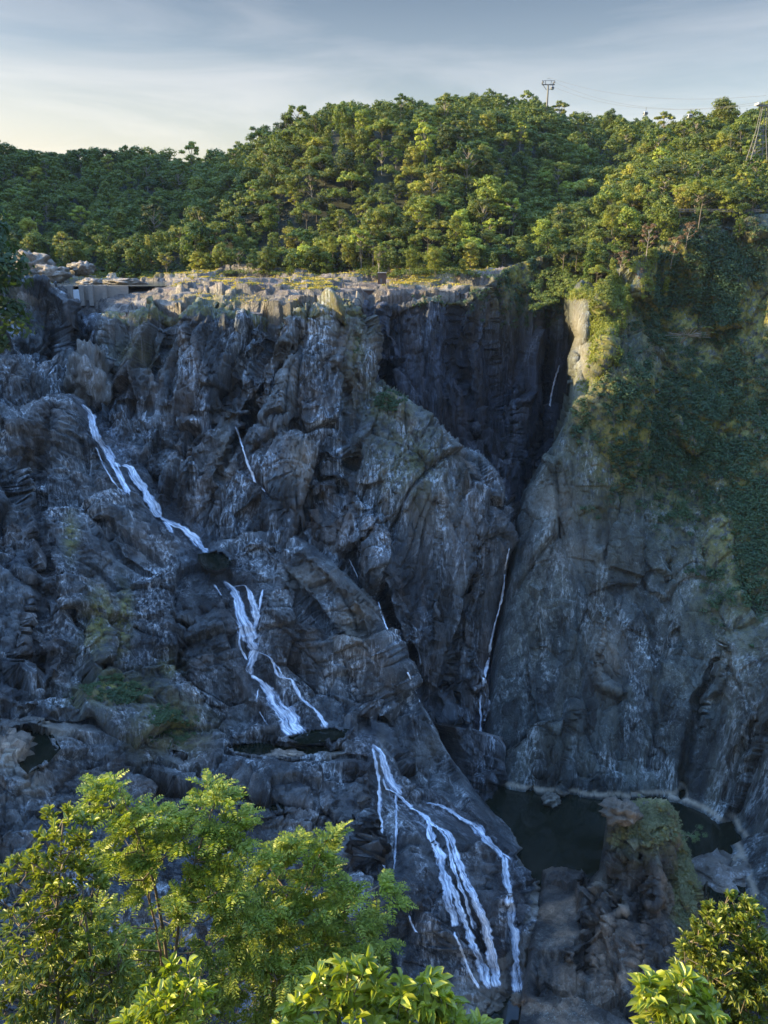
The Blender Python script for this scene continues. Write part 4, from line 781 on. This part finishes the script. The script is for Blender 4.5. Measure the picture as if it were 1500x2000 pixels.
# the rest of the wood as one mass
mv = []; mf = []; n0 = 0
sel = [i for i in range(len(sp3)) if i not in ind and (tu[i] > -250) and (tu[i] < 1750) and (vis[i] > -1)]
print('forest spots', len(sp3), 'in frame', int(inframe.sum()), 'mass', len(sel))
for i in sel:
    H, V2, F2 = MASS[kk[i]]; a = rng.uniform(0, 6.28); ca, sa = math.cos(a), math.sin(a); v = V2*sc[i]; v = np.stack([v[:, 0]*ca - v[:, 1]*sa, v[:, 0]*sa + v[:, 1]*ca, v[:, 2]], -1) + sp3[i]
    mv.append(v); mf.append(F2 + n0); n0 += len(v)
tag(mesh_np('distant_forest', np.concatenate(mv), np.concatenate(mf), M['leaf_mass']), kind='stuff')
# left bank wood (shades the gorge; its edge shows at the left of the frame)
mv = []; mf = []; n0 = 0
lb = np.stack([rng.uniform(-460, -140, 1900), rng.uniform(120, 760, 1900)], -1)
for x, y in lb:
    xi = int((x + 700)/8); yi = int((y - 60)/8); z = LZ[min(yi, LZ.shape[0]-1), min(xi, LZ.shape[1]-1)]
    if z < -130: continue
    uu, vv_ = proj(np.array([x, y, z + 6]))
    if uu > 22 or (y > 400 and uu > -20): continue
    k = rng.integers(0, 11); H, V2, F2 = MASS[k]; s_ = rng.uniform(.5, .8); mv.append(V2*s_ + [x, y, z]); mf.append(F2 + n0); n0 += len(V2)
tag(mesh_np('left_bank_forest', np.concatenate(mv), np.concatenate(mf), M['leaf_mass']), kind='stuff')

# ------------------------------------------------------------------ shrubs and creepers on the cliffs, grass on the plateau
def scatter_clumps(name, src, prob, n, rad, per, size, mat, rg, flat=.8, off=.3):
    pr = np.clip(prob, 0, None); pr = pr/pr.sum(); i = rg.choice(len(pr), n, p=pr); c = src['p'][i] + src.get('n', np.zeros_like(src['p']))[i]*off; r = rg.uniform(*rad, n)
    V, F = clump_cards(c, r, per, size, rg, flat=flat, up=.5); return tag(mesh_np(name, V, F, mat), kind='stuff')
rc = PATCH['right_cliff']; rg = np.random.default_rng(5)
gx = rng.uniform(1040, 1150, 160); gy = rng.uniform(398, 446, 160); gp = P(gx, 545 + 0*gx, gy); gp[:, 2] = hill_z(gp[:, 0], gp[:, 1]) + .8
V, F = clump_cards(gp, rng.uniform(1.2, 3.2, 160), 60, .6, rg); tag(mesh_np('notch_shrubbery', V, F, M['leaf_mass']), kind='stuff')
nz = fbm(rc['p']/14, 4, 800); vm = np.clip(rc['veg']*1.25 - .12, 0, 1)**1.3*np.clip(nz + .55, 0, 1)
lit = (rc['u'] < 1265 - (rc['v'] - 540)*.45) & (rc['v'] < 780)  # painted sunlit zone: bright spur leaves inside, dark shrub leaves outside
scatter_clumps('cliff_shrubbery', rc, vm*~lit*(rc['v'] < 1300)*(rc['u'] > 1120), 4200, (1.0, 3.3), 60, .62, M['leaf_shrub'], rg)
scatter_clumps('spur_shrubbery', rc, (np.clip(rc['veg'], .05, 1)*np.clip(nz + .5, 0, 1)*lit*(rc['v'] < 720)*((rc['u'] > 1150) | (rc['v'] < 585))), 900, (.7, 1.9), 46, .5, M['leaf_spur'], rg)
gb = PATCH['gorge_back_wall']; scatter_clumps('gorge_shrubbery', gb, gb['veg']*(gb['v'] < 640)*np.clip(fbm(gb['p']/9, 3, 801) + .5, 0, 1), 900, (.8, 2.2), 34, .6, M['leaf_shrub'], rg)
cr_ = PATCH['cascade_ridge']; scatter_clumps('ledge_shrubbery', cr_, np.clip(cr_['veg'] - .3, 0, 1)*(cr_['v'] > 1320)*np.clip(fbm(cr_['p']/5, 3, 802) + .5, 0, 1), 700, (.4, 1.1), 34, .38, M['leaf_shrub'], rg)
ps = PATCH['pool_rock_stack']; scatter_clumps('stack_grass', ps, np.clip(ps['veg'] - .3, 0, 1)*(ps['p'][:, 2] > -226), 900, (.5, 1.3), 40, .34, M['leaf_sage'], rg)
mc_ = PATCH['main_cliff']; scatter_clumps('cliff_edge_shrubbery', mc_, np.clip(mc_['veg'] - .35, 0, 1)*(mc_['v'] > 628)*np.clip(fbm(mc_['p']/5, 3, 803) + .3, 0, 1), 300, (.4, 1.0), 30, .42, M['leaf_shrub'], rg)
# grass tufts
pr = np.clip(PLAT['veg'] - .18, 0, 1)**.7*(PLAT['slope'] < 1.3); pr /= pr.sum(); i = rg.choice(len(pr), 64000, p=pr); c = PLAT['p'][i] + rg.normal(size=(len(i), 3))*[.4, .4, .02] + [0, 0, .22]
V, F = cards(c, nrm(rg.normal(size=(len(i), 3))*[1, 1, .5] + [-.5, -.2, .4]), rg.uniform(.35, .8, len(i)), rg); tag(mesh_np('plateau_grass', V, F, M['grass_dry']), kind='stuff')
pr = np.clip(rc['veg'] - .2, 0, 1)*lit*np.clip(fbm(rc['p']/6, 3, 804) + .4, 0, 1); pr /= pr.sum(); i = rg.choice(len(pr), 9000, p=pr); c = rc['p'][i] + rc['n'][i]*.3 + rg.normal(size=(len(i), 3))*.3
V, F = cards(c, nrm(rg.normal(size=(len(i), 3))*.6 + rc['n'][i] + [0, 0, .4]), rg.uniform(.4, .9, len(i)), rg); tag(mesh_np('spur_grass', V, F, M['leaf_spur']), kind='stuff')
# shrubs along the forest edge
edge_u = rg.uniform(-20, 960, 1100); ey = np.interp(edge_u, [0, 200, 400, 700, 800, 900, 960], [500, 505, 496, 474, 452, 440, 436]) + rg.uniform(-5, 20, 1100)
ex = P(edge_u, 520 + 0*edge_u, ey)[:, 0]; ez = np.maximum(fpl(ex, ey), hill_z(ex, ey) - 1) + .6
V, F = clump_cards(np.column_stack([ex, ey, ez]), rg.uniform(1.0, 3.4, 1100), 60, .6, rg); tag(mesh_np('forest_edge_shrubbery', V, F, M['leaf_mass']), kind='stuff')
V, F = clump_cards(np.column_stack([ex, ey - 4, ez - 1])[(edge_u > 240) & (edge_u < 330)][:40], .9*np.ones(40)[:((edge_u > 240) & (edge_u < 330)).sum()], 60, .5, rg, flat=.6); tag(mesh_np('sunlit_shrubbery', V, F, M['leaf_spur']), kind='stuff')

# hand-placed trees on the spurs
def spot_tree(u, v, Y, k, sc, label, mat=None, group=None, ground=None):
    if u > 1130 and depth(u, v) < 1e3: Y = float(depth(u, v)) - 1.5
    if k == 11: sc *= 1.25
    e = add_tree(k, P(u, v, Y), sc, random.uniform(0, 6.28), 'spur_tree', mat); tag(e, label, 'tree', group); return e
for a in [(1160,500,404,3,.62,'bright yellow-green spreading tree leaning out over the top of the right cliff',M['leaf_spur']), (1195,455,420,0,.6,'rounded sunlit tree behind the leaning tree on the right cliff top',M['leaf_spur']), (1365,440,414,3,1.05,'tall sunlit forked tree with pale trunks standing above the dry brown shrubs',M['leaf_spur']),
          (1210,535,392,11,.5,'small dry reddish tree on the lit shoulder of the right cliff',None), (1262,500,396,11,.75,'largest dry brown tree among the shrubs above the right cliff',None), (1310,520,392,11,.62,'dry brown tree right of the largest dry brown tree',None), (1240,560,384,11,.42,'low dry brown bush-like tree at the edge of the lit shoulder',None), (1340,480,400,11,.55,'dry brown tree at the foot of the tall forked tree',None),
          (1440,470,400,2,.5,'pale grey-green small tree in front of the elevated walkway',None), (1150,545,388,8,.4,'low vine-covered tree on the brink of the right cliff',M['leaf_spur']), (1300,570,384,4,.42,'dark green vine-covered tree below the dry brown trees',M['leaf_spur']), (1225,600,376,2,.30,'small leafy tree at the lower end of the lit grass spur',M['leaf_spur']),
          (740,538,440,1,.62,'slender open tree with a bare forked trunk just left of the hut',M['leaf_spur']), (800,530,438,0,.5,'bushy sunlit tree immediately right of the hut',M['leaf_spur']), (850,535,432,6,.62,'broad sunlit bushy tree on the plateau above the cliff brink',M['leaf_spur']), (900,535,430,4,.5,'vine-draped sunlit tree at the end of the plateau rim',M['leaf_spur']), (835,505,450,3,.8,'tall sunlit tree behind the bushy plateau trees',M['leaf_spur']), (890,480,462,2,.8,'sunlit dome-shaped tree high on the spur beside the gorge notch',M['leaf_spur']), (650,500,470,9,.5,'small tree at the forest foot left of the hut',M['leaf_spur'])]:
    spot_tree(*a)

# ------------------------------------------------------------------ cableway, walkway
def world_part(mb, name, mat, root, **k):
    o = mb.build(name, mat, root, **k); o.matrix_parent_inverse = Matrix.Translation(-root.location); return o
def gondola(top, label, open_arm=1.0):
    r = empty('gondola_cabin', (top[0], top[1], top[2])); tag(r, label, 'gondola', 'gondola cabins hanging from the cableway')
    MB().tube([(0, 0, 0), (.25, 0, -.8), (.1, 0, -2.6)], .12, 6).build('hanger', M['steel'], r)
    V = []; F = []; prof = [(.75, -2.6), (1.25, -2.75), (1.45, -3.3), (1.5, -4.1), (1.3, -4.9), (.9, -5.15)]; n = 14
    for rr_, z in prof:
        for j in range(n): a = 2*math.pi*j/n; V.append((rr_*max(-.92, min(.92, 1.15*math.cos(a)))*1.05, rr_*max(-.9, min(.9, 1.15*math.sin(a))), z))
    F = [(i*n + j, i*n + (j+1) % n, (i+1)*n + (j+1) % n, (i+1)*n + j) for i in range(5) for j in range(n)] + [tuple(range(n))[::-1], tuple(5*n + j for j in range(n))]
    MB().add(V, F).build('cabin_body', M['cabin'], r, smooth=False)
    g = MB(); 
    for sx, sy, dx, dy in ((0, -1.37, 1.9, .06), (0, 1.37, 1.9, .06), (-1.5, 0, .06, 1.7), (1.5, 0, .06, 1.7)): g.box((sx, sy, -3.75), (dx, dy, .95))
    g.build('window', M['cabin_glass'], r); return r
T1 = P(1071, 162, 700); H1 = 24
t1 = empty('cableway_pylon', (T1[0], T1[1], T1[2] - H1)); tag(t1, 'single-mast cableway pylon with a wide crosshead rising from the skyline trees', 'pylon', 'cableway pylons')
MB().tube([(0, 0, 0), (0, 0, H1 - 1)], [.9, .6], 8).build('mast', M['steel'], t1)
c_ = MB(); c_.box((0, 0, H1 - 1.2), (10.5, .7, .7)); 
for x in (-5.0, -2.5, 2.5, 5.0): c_.tube([(x*.85, 0, H1 - 1), (x, 0, H1 + 2.0)], .22, 5)
c_.tube([(-5, 0, H1 - 3 + 4.6), (5, 0, H1 - 3 + 4.6)], .2, 5); c_.tube([(-1.2, 0, H1 - 5), (-4.2, 0, H1 - 1.4)], .25, 5); c_.tube([(1.2, 0, H1 - 5), (4.2, 0, H1 - 1.4)], .25, 5); c_.build('crosshead', M['steel'], t1)
for x in (-4.6, 4.6): 
    w_ = MB(); w_.box((x, 0, H1 + .1), (.5, 7, .5))
    for y in (-2.6, -1.3, 0, 1.3, 2.6): w_.tube([(x - .25, y, H1 + .55), (x + .25, y, H1 + .55)], .5, 8)
    w_.build('sheave_train', M['steel'], t1)
MB().tube([(-1.5, 0, H1 + 2), (-1.0, 0, H1 + 3), (1.0, 0, H1 + 3), (1.5, 0, H1 + 2)], .12, 5).build('maintenance_rail', M['steel'], t1)
T2 = P(1494, 203, 480); b2 = P(1494, 283, 480); H2 = T2[2] - b2[2] + 8
t2 = empty('cableway_pylon', (T2[0], T2[1], T2[2] - H2)); tag(t2, 'splayed lattice cableway tower cut by the right frame edge', 'pylon', 'cableway pylons')
for sx in (-1, 1):
    for sy in (-1, 1): MB().tube([(sx*4.6, sy*3, 0), (sx*2.2, sy*1.6, H2*.5), (sx*1.2, sy*1.0, H2 - 1)], [.3, .25, .2], 5).build('leg', M['steel'], t2)
br = MB()
for z in np.linspace(3, H2*.55, 5):
    w = 4.6 - 2.4*min(1, z/(H2*.5)); 
    for sy in (-1, 1): br.tube([(-w, sy*w*.65, z), (w, sy*w*.65, z)], .12, 4); br.tube([(-w, sy*w*.65, z), (w*.85, sy*w*.55, z + 3.4)], .1, 4)
br.build('bracing', M['steel'], t2)
c_ = MB().box((0, 0, H2 - .8), (9, 1.0, .9)); c_.build('crosshead', M['steel'], t2)
for x in (-4.2, 4.2): MB().box((x, 0, H2), (.8, 6, 1.1)).build('sheave_train', M['cabin'], t2)
def cable(a, b, sag, name, label):
    t = np.linspace(0, 1, 26)[:, None]; p = a*(1-t) + b*t; p[:, 2] -= (4*sag*t*(1-t))[:, 0]; o = MB().tube(p, .07, 5).build(name, M['steel'], None); tag(o, label, 'cable', 'cableway ropes')
    return p
pa = cable(T1 + [-4.6, 0, .7], T2 + [-4.2, 0, .8], 10, 'haul_rope', 'lower cableway rope sagging from the skyline pylon to the right tower')
pb = cable(T1 + [4.6, 0, .7], T2 + [4.2, 0, .8], 10, 'haul_rope', 'farther parallel cableway rope sagging from the skyline pylon to the right tower')
pc = cable(T1 + [0, 0, 4.0], T2 + [0, 0, 4.2], 7, 'signal_cable', 'thin upper line strung above the two cableway ropes')
gondola(T1 + [3.4, 0, .2], 'dark gondola cabin hanging right beside the mast of the skyline pylon')
def at_u(p, u):
    uu, _ = proj(p); return np.array([np.interp(u, uu, p[:, k]) for k in range(3)])
gondola(at_u(pb, 1262), 'white gondola cabin hanging low against the dark trees of the far ridge'); gondola(at_u(pa, 1349), 'white gondola cabin nearest the right lattice tower')
# elevated walkway in the forest above the right cliff
wa = P(1308, 410, 425); wz = P(1540, 412, 418); wk = empty('elevated_walkway', tuple(wa)); tag(wk, 'long grey elevated walkway with railings running through the trees above the right cliff', 'walkway')
mid = (wa + wz)/2; Lw = np.linalg.norm(wz - wa); ang = math.atan2(wz[1] - wa[1], wz[0] - wa[0]); rm_ = Matrix.Rotation(ang, 4, 'Z')
world_part(MB().box(mid + [0, 0, -.6], (Lw, 2.2, .35), rm_), 'deck', M['steel'], wk); 
for dz, s_ in ((.55, -1.1), (.55, 1.1)):
    rl = MB(); d_ = np.array([-math.sin(ang), math.cos(ang), 0])*s_
    for zz in (.1, .55): rl.tube([wa + d_ + [0, 0, zz], wz + d_ + [0, 0, zz]], .06, 4)
    for t in np.linspace(0, 1, 34): q_ = wa*(1-t) + wz*t + d_; rl.tube([q_ + [0, 0, -.5], q_ + [0, 0, .6]], .05, 4)
    world_part(rl, 'railing', M['steel'], wk)
for t in (.1, .35, .6, .85): q_ = wa*(1-t) + wz*t; world_part(MB().tube([q_ + [0, 0, -12], q_ + [0, 0, -.7]], .22, 6), 'post', M['steel'], wk)

# ------------------------------------------------------------------ boulders and other loose rocks
def boulder(u, v, Y, r, label, mat='rock_top', sq=(1, .8, .75), seed=0):
    bm_u = 40; bm_v = 26; th = np.linspace(0, 2*math.pi, bm_u, endpoint=False); ph = np.linspace(.02, math.pi - .02, bm_v); TH, PH = np.meshgrid(th, ph); d = np.stack([np.sin(PH)*np.cos(TH), np.sin(PH)*np.sin(TH), np.cos(PH)], -1).reshape(-1, 3)
    D = 1 + .28*facet(d*1.5 + seed*3.1, 900 + seed, 1.3) + .12*facet(d*4 + seed, 930 + seed, 1.3) + .06*fbm(d*6 + seed, 4, 950 + seed)
    v_ = d*D[:, None]*np.array(sq)*r; ii = np.arange(bm_u*bm_v).reshape(bm_v, bm_u); nx2 = np.roll(ii, -1, 1); F = np.stack([ii[:-1], nx2[:-1], nx2[1:], ii[1:]], -1)[:, :, ::-1].reshape(-1, 4)
    o = mesh_np('boulder', v_, F, M[mat], attrs={'veg': np.zeros(len(v_)), 'pale': np.full(len(v_), .25), 'wet': np.zeros(len(v_))}); o.location = tuple(P(u, v, Y)); return tag(o, label, 'boulder')
boulder(60, 522, 478, 11.0, 'largest pale craggy boulder on the far bank at the upper left', sq=(1, .8, .72), seed=1)
boulder(98, 535, 470, 7.5, 'pale rounded boulder just right of the largest craggy boulder', sq=(1.3, .8, .6), seed=2)
boulder(160, 524, 490, 5.5, 'pointed pale boulder on the bank beyond the river pool', sq=(1.3, .8, .7), seed=3)
boulder(176, 553, 455, 4.6, 'smooth brown boulder at the edge of the river pool', sq=(1.5, .8, .5), seed=4)
boulder(240, 552, 452, 6.0, 'low wide brown boulder right of the smooth one in the river pool', sq=(1.9, .8, .38), seed=5)
boulder(178, 745, 366, 14, 'big blue-grey boulder wedged above the long diagonal waterfall', 'rock_left', sq=(.75, .7, 1.05), seed=6)
boulder(1405, 1706, 234, 9.5, 'flat slab-shaped boulder at the right bank of the dark gorge pool', 'rock_left', sq=(1.5, .9, .45), seed=7)
boulder(1214, 1586, 214, 5.0, 'pale boulder perched on top of the rock stack in the gorge pool', 'rock_pool', sq=(1.2, .9, .8), seed=8)
boulder(8, 1480, 204, 8.0, 'pale cracked boulder at the left frame edge beside the small black pool', 'rock_top', sq=(1, .8, .9), seed=9)
boulder(1012, 1952, 184, 2.2, 'small dark boulder at the foot of the plunge fall', 'rock_pool', seed=10)
boulder(560, 1475, 238, 3.2, 'low pale rock between the ledge pools under the central waterfall', 'rock_top', sq=(2.2, .8, .4), seed=11)
boulder(1076, 1562, 272, 3.2, 'small waterline boulder where the right cliff meets the gorge pool', 'rock_right', sq=(1.1, .9, .9), seed=12)
# fallen trunks on the stack
for a, b, lb_ in (((1165,1776,209),(1203,1728,205),'upper bare fallen log leaning on the rock stack'), ((1150,1830,204),(1208,1770,201),'lower bare fallen log leaning on the rock stack')):
    o = MB().tube([P(*a) + [0, -1.5, 0], (P(*a) + P(*b))/2 + [0, -1.8, .2], P(*b) + [0, -1.5, 0]], [.7, .6, .35], 7).build('fallen_log', M['bark'], None, smooth=True); tag(o, lb_, 'log')
# pale fanned dead tree on the right wall
e = empty('dead_tree', tuple(P(1340, 655, 380))); tag(e, 'pale leafless fan of branches of a tree growing out of the right cliff', 'tree'); d_ = MB()
for k in range(16):
    a = R(-8 + 196*k/15) ; L = random.uniform(6, 11); pts = [np.array([0, -2., 0])]
    for j in range(5): pts.append(pts[-1] + L/5*np.array([math.cos(a)*1.2, -.35 + random.uniform(-.2, .2), math.sin(a)*.45 + random.uniform(-.1, .12)]))
    d_.tube(pts, np.linspace(.2, .05, 6), 4)
d_.tube([(0, 5, -4), (0, -2, 0)], [.5, .3], 6); d_.build('branches', M['bark_pale'], e)
rg = np.random.default_rng(77); cs = np.stack([rg.uniform(-11, 11, 46), rg.uniform(-6, -1, 46), rg.uniform(-.5, 4.6, 46)], -1); V, F = clump_cards(cs, rg.uniform(.7, 1.3, 46), 30, .4, rg, flat=.35); o = mesh_np('crown', V, F, M['leaf_shrub'], parent=e)
e = empty('green_shrub', tuple(P(1352, 1628, 206))); tag(e, 'single bright green shrub on the right flank of the rock stack', 'shrub')
cs = rg.normal(size=(16, 3))*[2.2, 1.2, 1.6]; V, F = clump_cards(cs, rg.uniform(.6, 1.2, 16), 50, .3, rg, flat=.7); mesh_np('foliage', V, F, M['leaf_shrub'], parent=e); d_ = MB()
for c in cs[:8]: d_.tube([(-1.5, .5, -3), (-.6, .2, -1.2), tuple(c)], [.12, .09, .03], 4)
d_.build('stem', M['bark'], e)

# ------------------------------------------------------------------ the near trees and bushes below the lookout
def leaves(pos, d, up, L, W, droop):
    """folded leaf blades: 6 points, two faces each"""
    k = len(pos); d = nrm(d); side = nrm(np.cross(d, up)); up = np.cross(side, d); L = L[:, None]; W = W[:, None]; dr = droop[:, None]
    b = pos; t = pos + d*L - np.array([0, 0, 1])*dr*L*.35; f = up*W*.32
    m1 = pos + d*L*.34 - np.array([0, 0, 1])*dr*L*.02; m2 = pos + d*L*.70 - np.array([0, 0, 1])*dr*L*.12
    V = np.stack([b, t, m1 + side*W*.5 + f, m2 + side*W*.38 + f, m1 - side*W*.5 + f, m2 - side*W*.38 + f], 1).reshape(-1, 3)
    o = (np.arange(k)*6)[:, None]; return V, np.concatenate([o + [0, 2, 3, 1], o + [0, 1, 5, 4]])
def merge(parts):
    V = []; F = []; n = 0
    for v, f in parts: V.append(v); F.append(f + n); n += len(v)
    return np.concatenate(V), np.concatenate(F)
def fronds(pos, d, L, npair, ll, lw, rg):
    """pinnate fronds: pairs of leaflets along a drooping rachis"""
    k = len(pos); d = nrm(d); up = np.array([0, 0, 1.]) + rg.normal(size=(k, 3))*.18; side = nrm(np.cross(d, up)); up = np.cross(side, d); out = []; racs = []
    for j in range(npair):
        t = (j + .8)/npair; p = pos + d*(L*t)[:, None] - np.array([0, 0, 1])*(L*.30*t*t)[:, None]; sc = math.sin(math.pi*min(1, .25 + .75*t))**.5*.75 + .3
        for s in (-1, 1):
            dd = side*s*.85 + d*.55 + rg.normal(size=(k, 3))*.12; out.append(leaves(p, dd, up + rg.normal(size=(k, 3))*.25, ll*sc*rg.uniform(.8, 1.15, k), lw*sc*np.ones(k), rg.uniform(.1, .6, k)))
    return merge(out)
def near_tree(name, label, cat, blobs, Y, dY, kind, ntwig, leafmat, seed, trunks, trunk_r, L=.15, per=9, group=None, spread=1.0):
    """a leafy plant: crown volumes given where they stand, wood reaching from the slope into them"""
    rg = np.random.default_rng(seed); b = np.array(blobs, float); w = b[:, 2]**2; w /= w.sum(); i = rg.choice(len(b), ntwig, p=w); ax = lambda p: p[..., 1]*CP - p[..., 2]*SP
    C = P(b[:, 0], b[:, 1], Y + (b[:, 3] if b.shape[1] > 3 else 0)); Rw = b[:, 2]*ax(C)/1500
    d = nrm(rg.normal(size=(ntwig, 3))); r = rg.uniform(.3, 1, ntwig)**.45; pos = C[i] + d*(r*Rw[i])[:, None]*np.array([1, dY, 1])
    base0 = P(trunks[0][0], 2150, Y); gz0 = -2 - 1.5*Y; e = empty(name, (float(base0[0]), Y, gz0)); tag(e, label, cat, group); wood = MB(); knots = []
    for tr in trunks:
        p0 = np.array([P(tr[0], 2150, Y)[0], Y + rg.uniform(-.3, .3), gz0 - .4]); pts = [p0] + [P(u, v, Y + rg.uniform(-.15, .15)) for u, v in tr[1:]]; pts = np.array(pts)
        L_ = np.r_[0, np.cumsum(np.linalg.norm(np.diff(pts, axis=0), axis=1))]; t = np.linspace(0, L_[-1], 14); sm_ = np.stack([np.interp(t, L_, pts[:, k]) for k in range(3)], -1) + rg.normal(size=(14, 3))*.02
        sm_[1:-1] = (sm_[:-2] + sm_[1:-1] + sm_[2:])/3; wood.tube(sm_, np.linspace(trunk_r, trunk_r*.25, 14), 7); knots.append(sm_[4:])
    K = np.concatenate(knots)
    for j in range(ntwig):
        if rg.uniform() > .62: continue
        kd = np.linalg.norm(K - pos[j], axis=1) + np.maximum(0, K[:, 2] - pos[j, 2] + .15)*3; kn = K[kd.argmin()]; md = kn*.45 + pos[j]*.55 + rg.normal(size=3)*.06 + [0, 0, -.10]
        wood.tube([kn, md, pos[j]], [trunk_r*.30, trunk_r*.18, .006], 4, cap=False)
        K = np.concatenate([K, md[None]]) if len(K) < 400 else K
    o = wood.build('trunk', M['bark_near'], e, smooth=True); o.matrix_parent_inverse = Matrix.Translation(-e.location)
    cen = C[i]*.6 + (C.mean(0))*.4; out = nrm(pos - cen + [0, 0, .2]); parts = []
    rep = np.repeat(np.arange(ntwig), per); k = len(rep); az = rg.uniform(0, 6.28, k); flat = np.stack([np.cos(az), np.sin(az), rg.normal(size=k)*.15], -1)
    if kind == 'fern':
        dirs = nrm(flat*.9 + out[rep]*.8*[1, 1, .35] + [0, 0, .10]); V, F = fronds(pos[rep] + rg.normal(size=(k, 3))*.04, dirs, L*rg.uniform(.7, 1.2, k), 9, L*.26, L*.10, rg)
    else:
        dirs = nrm(flat + out[rep]*.9*spread + [0, 0, .25]); st = rg.uniform(0, .10, k)[:, None]*out[rep]
        V, F = leaves(pos[rep] - st + dirs*.015, dirs, np.array([0, 0, 1.]) + rg.normal(size=(k, 3))*.45, L*rg.uniform(.6, 1.25, k), L*(.40 if kind == 'broad' else .30)*rg.uniform(.8, 1.2, k), rg.uniform(.2, 1.5, k))
    o = mesh_np('foliage', V - np.array(e.location), F, M[leafmat], parent=e); return e
NG = 'leafy trees and bushes below the lookout'
near_tree('feathery_tree', 'tallest feathery-leaved tree in the lower left foreground with slender pale stems', 'tree',
  [(215, 1528, 24), (205, 1568, 34), (325, 1568, 40), (420, 1558, 36), (380, 1613, 50), (290, 1628, 54), (440, 1628, 40), (220, 1668, 50), (330, 1698, 80), (440, 1708, 60), (400, 1768, 60), (230, 1778, 60), (500, 1788, 44), (180, 1858, 54), (440, 1858, 60), (560, 1878, 50), (260, 1898, 60), (500, 1948, 60), (380, 1958, 60), (250, 1588, 30)], 13.0, 1.0, 'fern', 195, 'leaf_fern', 1,
  [(332, (330, 1980), (325, 1850), (300, 1700), (235, 1540)), (345, (342, 1980), (340, 1820), (380, 1680), (420, 1560)), (320, (322, 1980), (315, 1830), (280, 1720))], .07, L=.47, per=8, group=NG)
near_tree('feathery_tree', 'lower feathery-leaved tree right of the tallest one, reaching toward the falls', 'tree',
  [(645, 1643, 24), (555, 1658, 34), (600, 1688, 46), (540, 1738, 56), (620, 1748, 56), (690, 1758, 44), (755, 1753, 28), (600, 1818, 70), (690, 1818, 54), (745, 1818, 30), (510, 1828, 60), (640, 1878, 54), (720, 1868, 34), (560, 1918, 50)], 14.0, 1.0, 'fern', 140, 'leaf_fern', 2,
  [(480, (520, 1960), (560, 1830), (600, 1720), (640, 1630)), (500, (540, 1950), (610, 1850), (680, 1760), (740, 1730))], .06, L=.47, per=8, group=NG)
near_tree('broadleaf_tree', 'dense narrow-leaved tree filling the bottom left corner', 'tree',
  [(118,1615,46),(155,1620,34),(110,1680,70),(50,1730,60),(150,1730,60),(60,1830,90),(150,1840,80),(40,1940,90),(140,1950,90),(220,1930,60),(225,1860,50)], 10.5, .9, 'narrow', 430, 'leaf_broad', 3,
  [(120, (110, 1980), (105, 1850), (115, 1720), (120, 1600)), (180, (178, 1980), (182, 1860), (160, 1740))], .06, L=.17, per=15, group=NG)
near_tree('large_leaved_bush', 'bush with big glossy pointed leaves at the bottom centre', 'bush',
  [(640, 1927, 42), (690, 1912, 42), (760, 1937, 46), (830, 1942, 46), (880, 1987, 46), (600, 1992, 55), (700, 2002, 74), (800, 2012, 64), (900, 2032, 46), (960, 2022, 29), (560, 2032, 37)], 8.4, .9, 'broad', 210, 'leaf_big', 4,
  [(640, (650, 2060), (660, 1980), (680, 1900)), (760, (765, 2060), (780, 1960)), (860, (860, 2060), (870, 1970))], .03, L=.27, per=8, group=NG, spread=.7)
near_tree('broadleaf_bush', 'rounded small-leaved bush in the bottom right corner', 'bush',
  [(1440,1780,36),(1400,1810,44),(1470,1810,50),(1360,1850,44),(1440,1870,80),(1360,1920,60),(1490,1900,70),(1400,1970,90),(1310,1960,50),(1500,1980,80)], 10.0, .9, 'broad', 620, 'leaf_broad', 5,
  [(1400, (1395, 2040), (1390, 1930), (1410, 1820)), (1450, (1450, 2040), (1460, 1900))], .04, L=.135, per=14, group=NG)
near_tree('large_leaved_bush', 'small spray of big pointed leaves at the lower left edge of the right corner bush', 'bush',
  [(1262,1930,26),(1290,1945,36),(1320,1960,44),(1340,1910,30),(1290,1990,50),(1370,1985,44)], 8.8, .9, 'broad', 60, 'leaf_big', 6, [(1330, (1330, 2060), (1320, 1980))], .02, L=.27, per=7, group=NG, spread=.7)
near_tree('large_leaved_bush', 'low bush of heart-shaped bright leaves between the left trees at the bottom edge', 'bush',
  [(350, 1905, 34), (310, 1945, 50), (370, 1965, 50), (330, 2005, 60), (270, 2005, 40)], 8.2, .9, 'broad', 100, 'leaf_big', 7, [(330, (330, 2060), (335, 1960))], .025, L=.19, per=8, group=NG)
near_tree('understorey_bush', 'dark twiggy understorey behind the bottom edge bushes', 'bush',
  [(450,1860,80),(540,1880,80),(450,1980,90),(560,1970,90),(240,1900,90),(350,1880,80),(120,1950,90),(640,1900,70),(700,1900,60),(260,1990,80),(60,1850,80),(330,1800,60)], 16.0, .8, 'narrow', 640, 'leaf_dark', 8,
  [(430, (440, 1990), (470, 1900)), (520, (560, 1960), (620, 1850)), (420, (400, 1980), (390, 1900)), (470, (500, 1960), (560, 1880))], .035, L=.15, per=9, group=NG)

# ------------------------------------------------------------------ evening haze in the gorge and over the hills
hb_ = MB().box((70, 1060, -40), (3400, 2400, 560)); hm = bpy.data.materials.new('haze_air'); hm.use_nodes = True; hn = hm.node_tree; hn.nodes.clear()
ho = hn.nodes.new('ShaderNodeOutputMaterial'); hv_ = hn.nodes.new('ShaderNodeVolumePrincipled'); hv_.inputs['Density'].default_value = HAZE; hv_.inputs['Color'].default_value = (.62, .78, 1.0, 1); hv_.inputs['Anisotropy'].default_value = 0
hn.links.new(hv_.outputs[0], ho.inputs['Volume'])
if HAZE > 0: tag(hb_.build('haze', hm), kind='stuff')
#@@NEXT
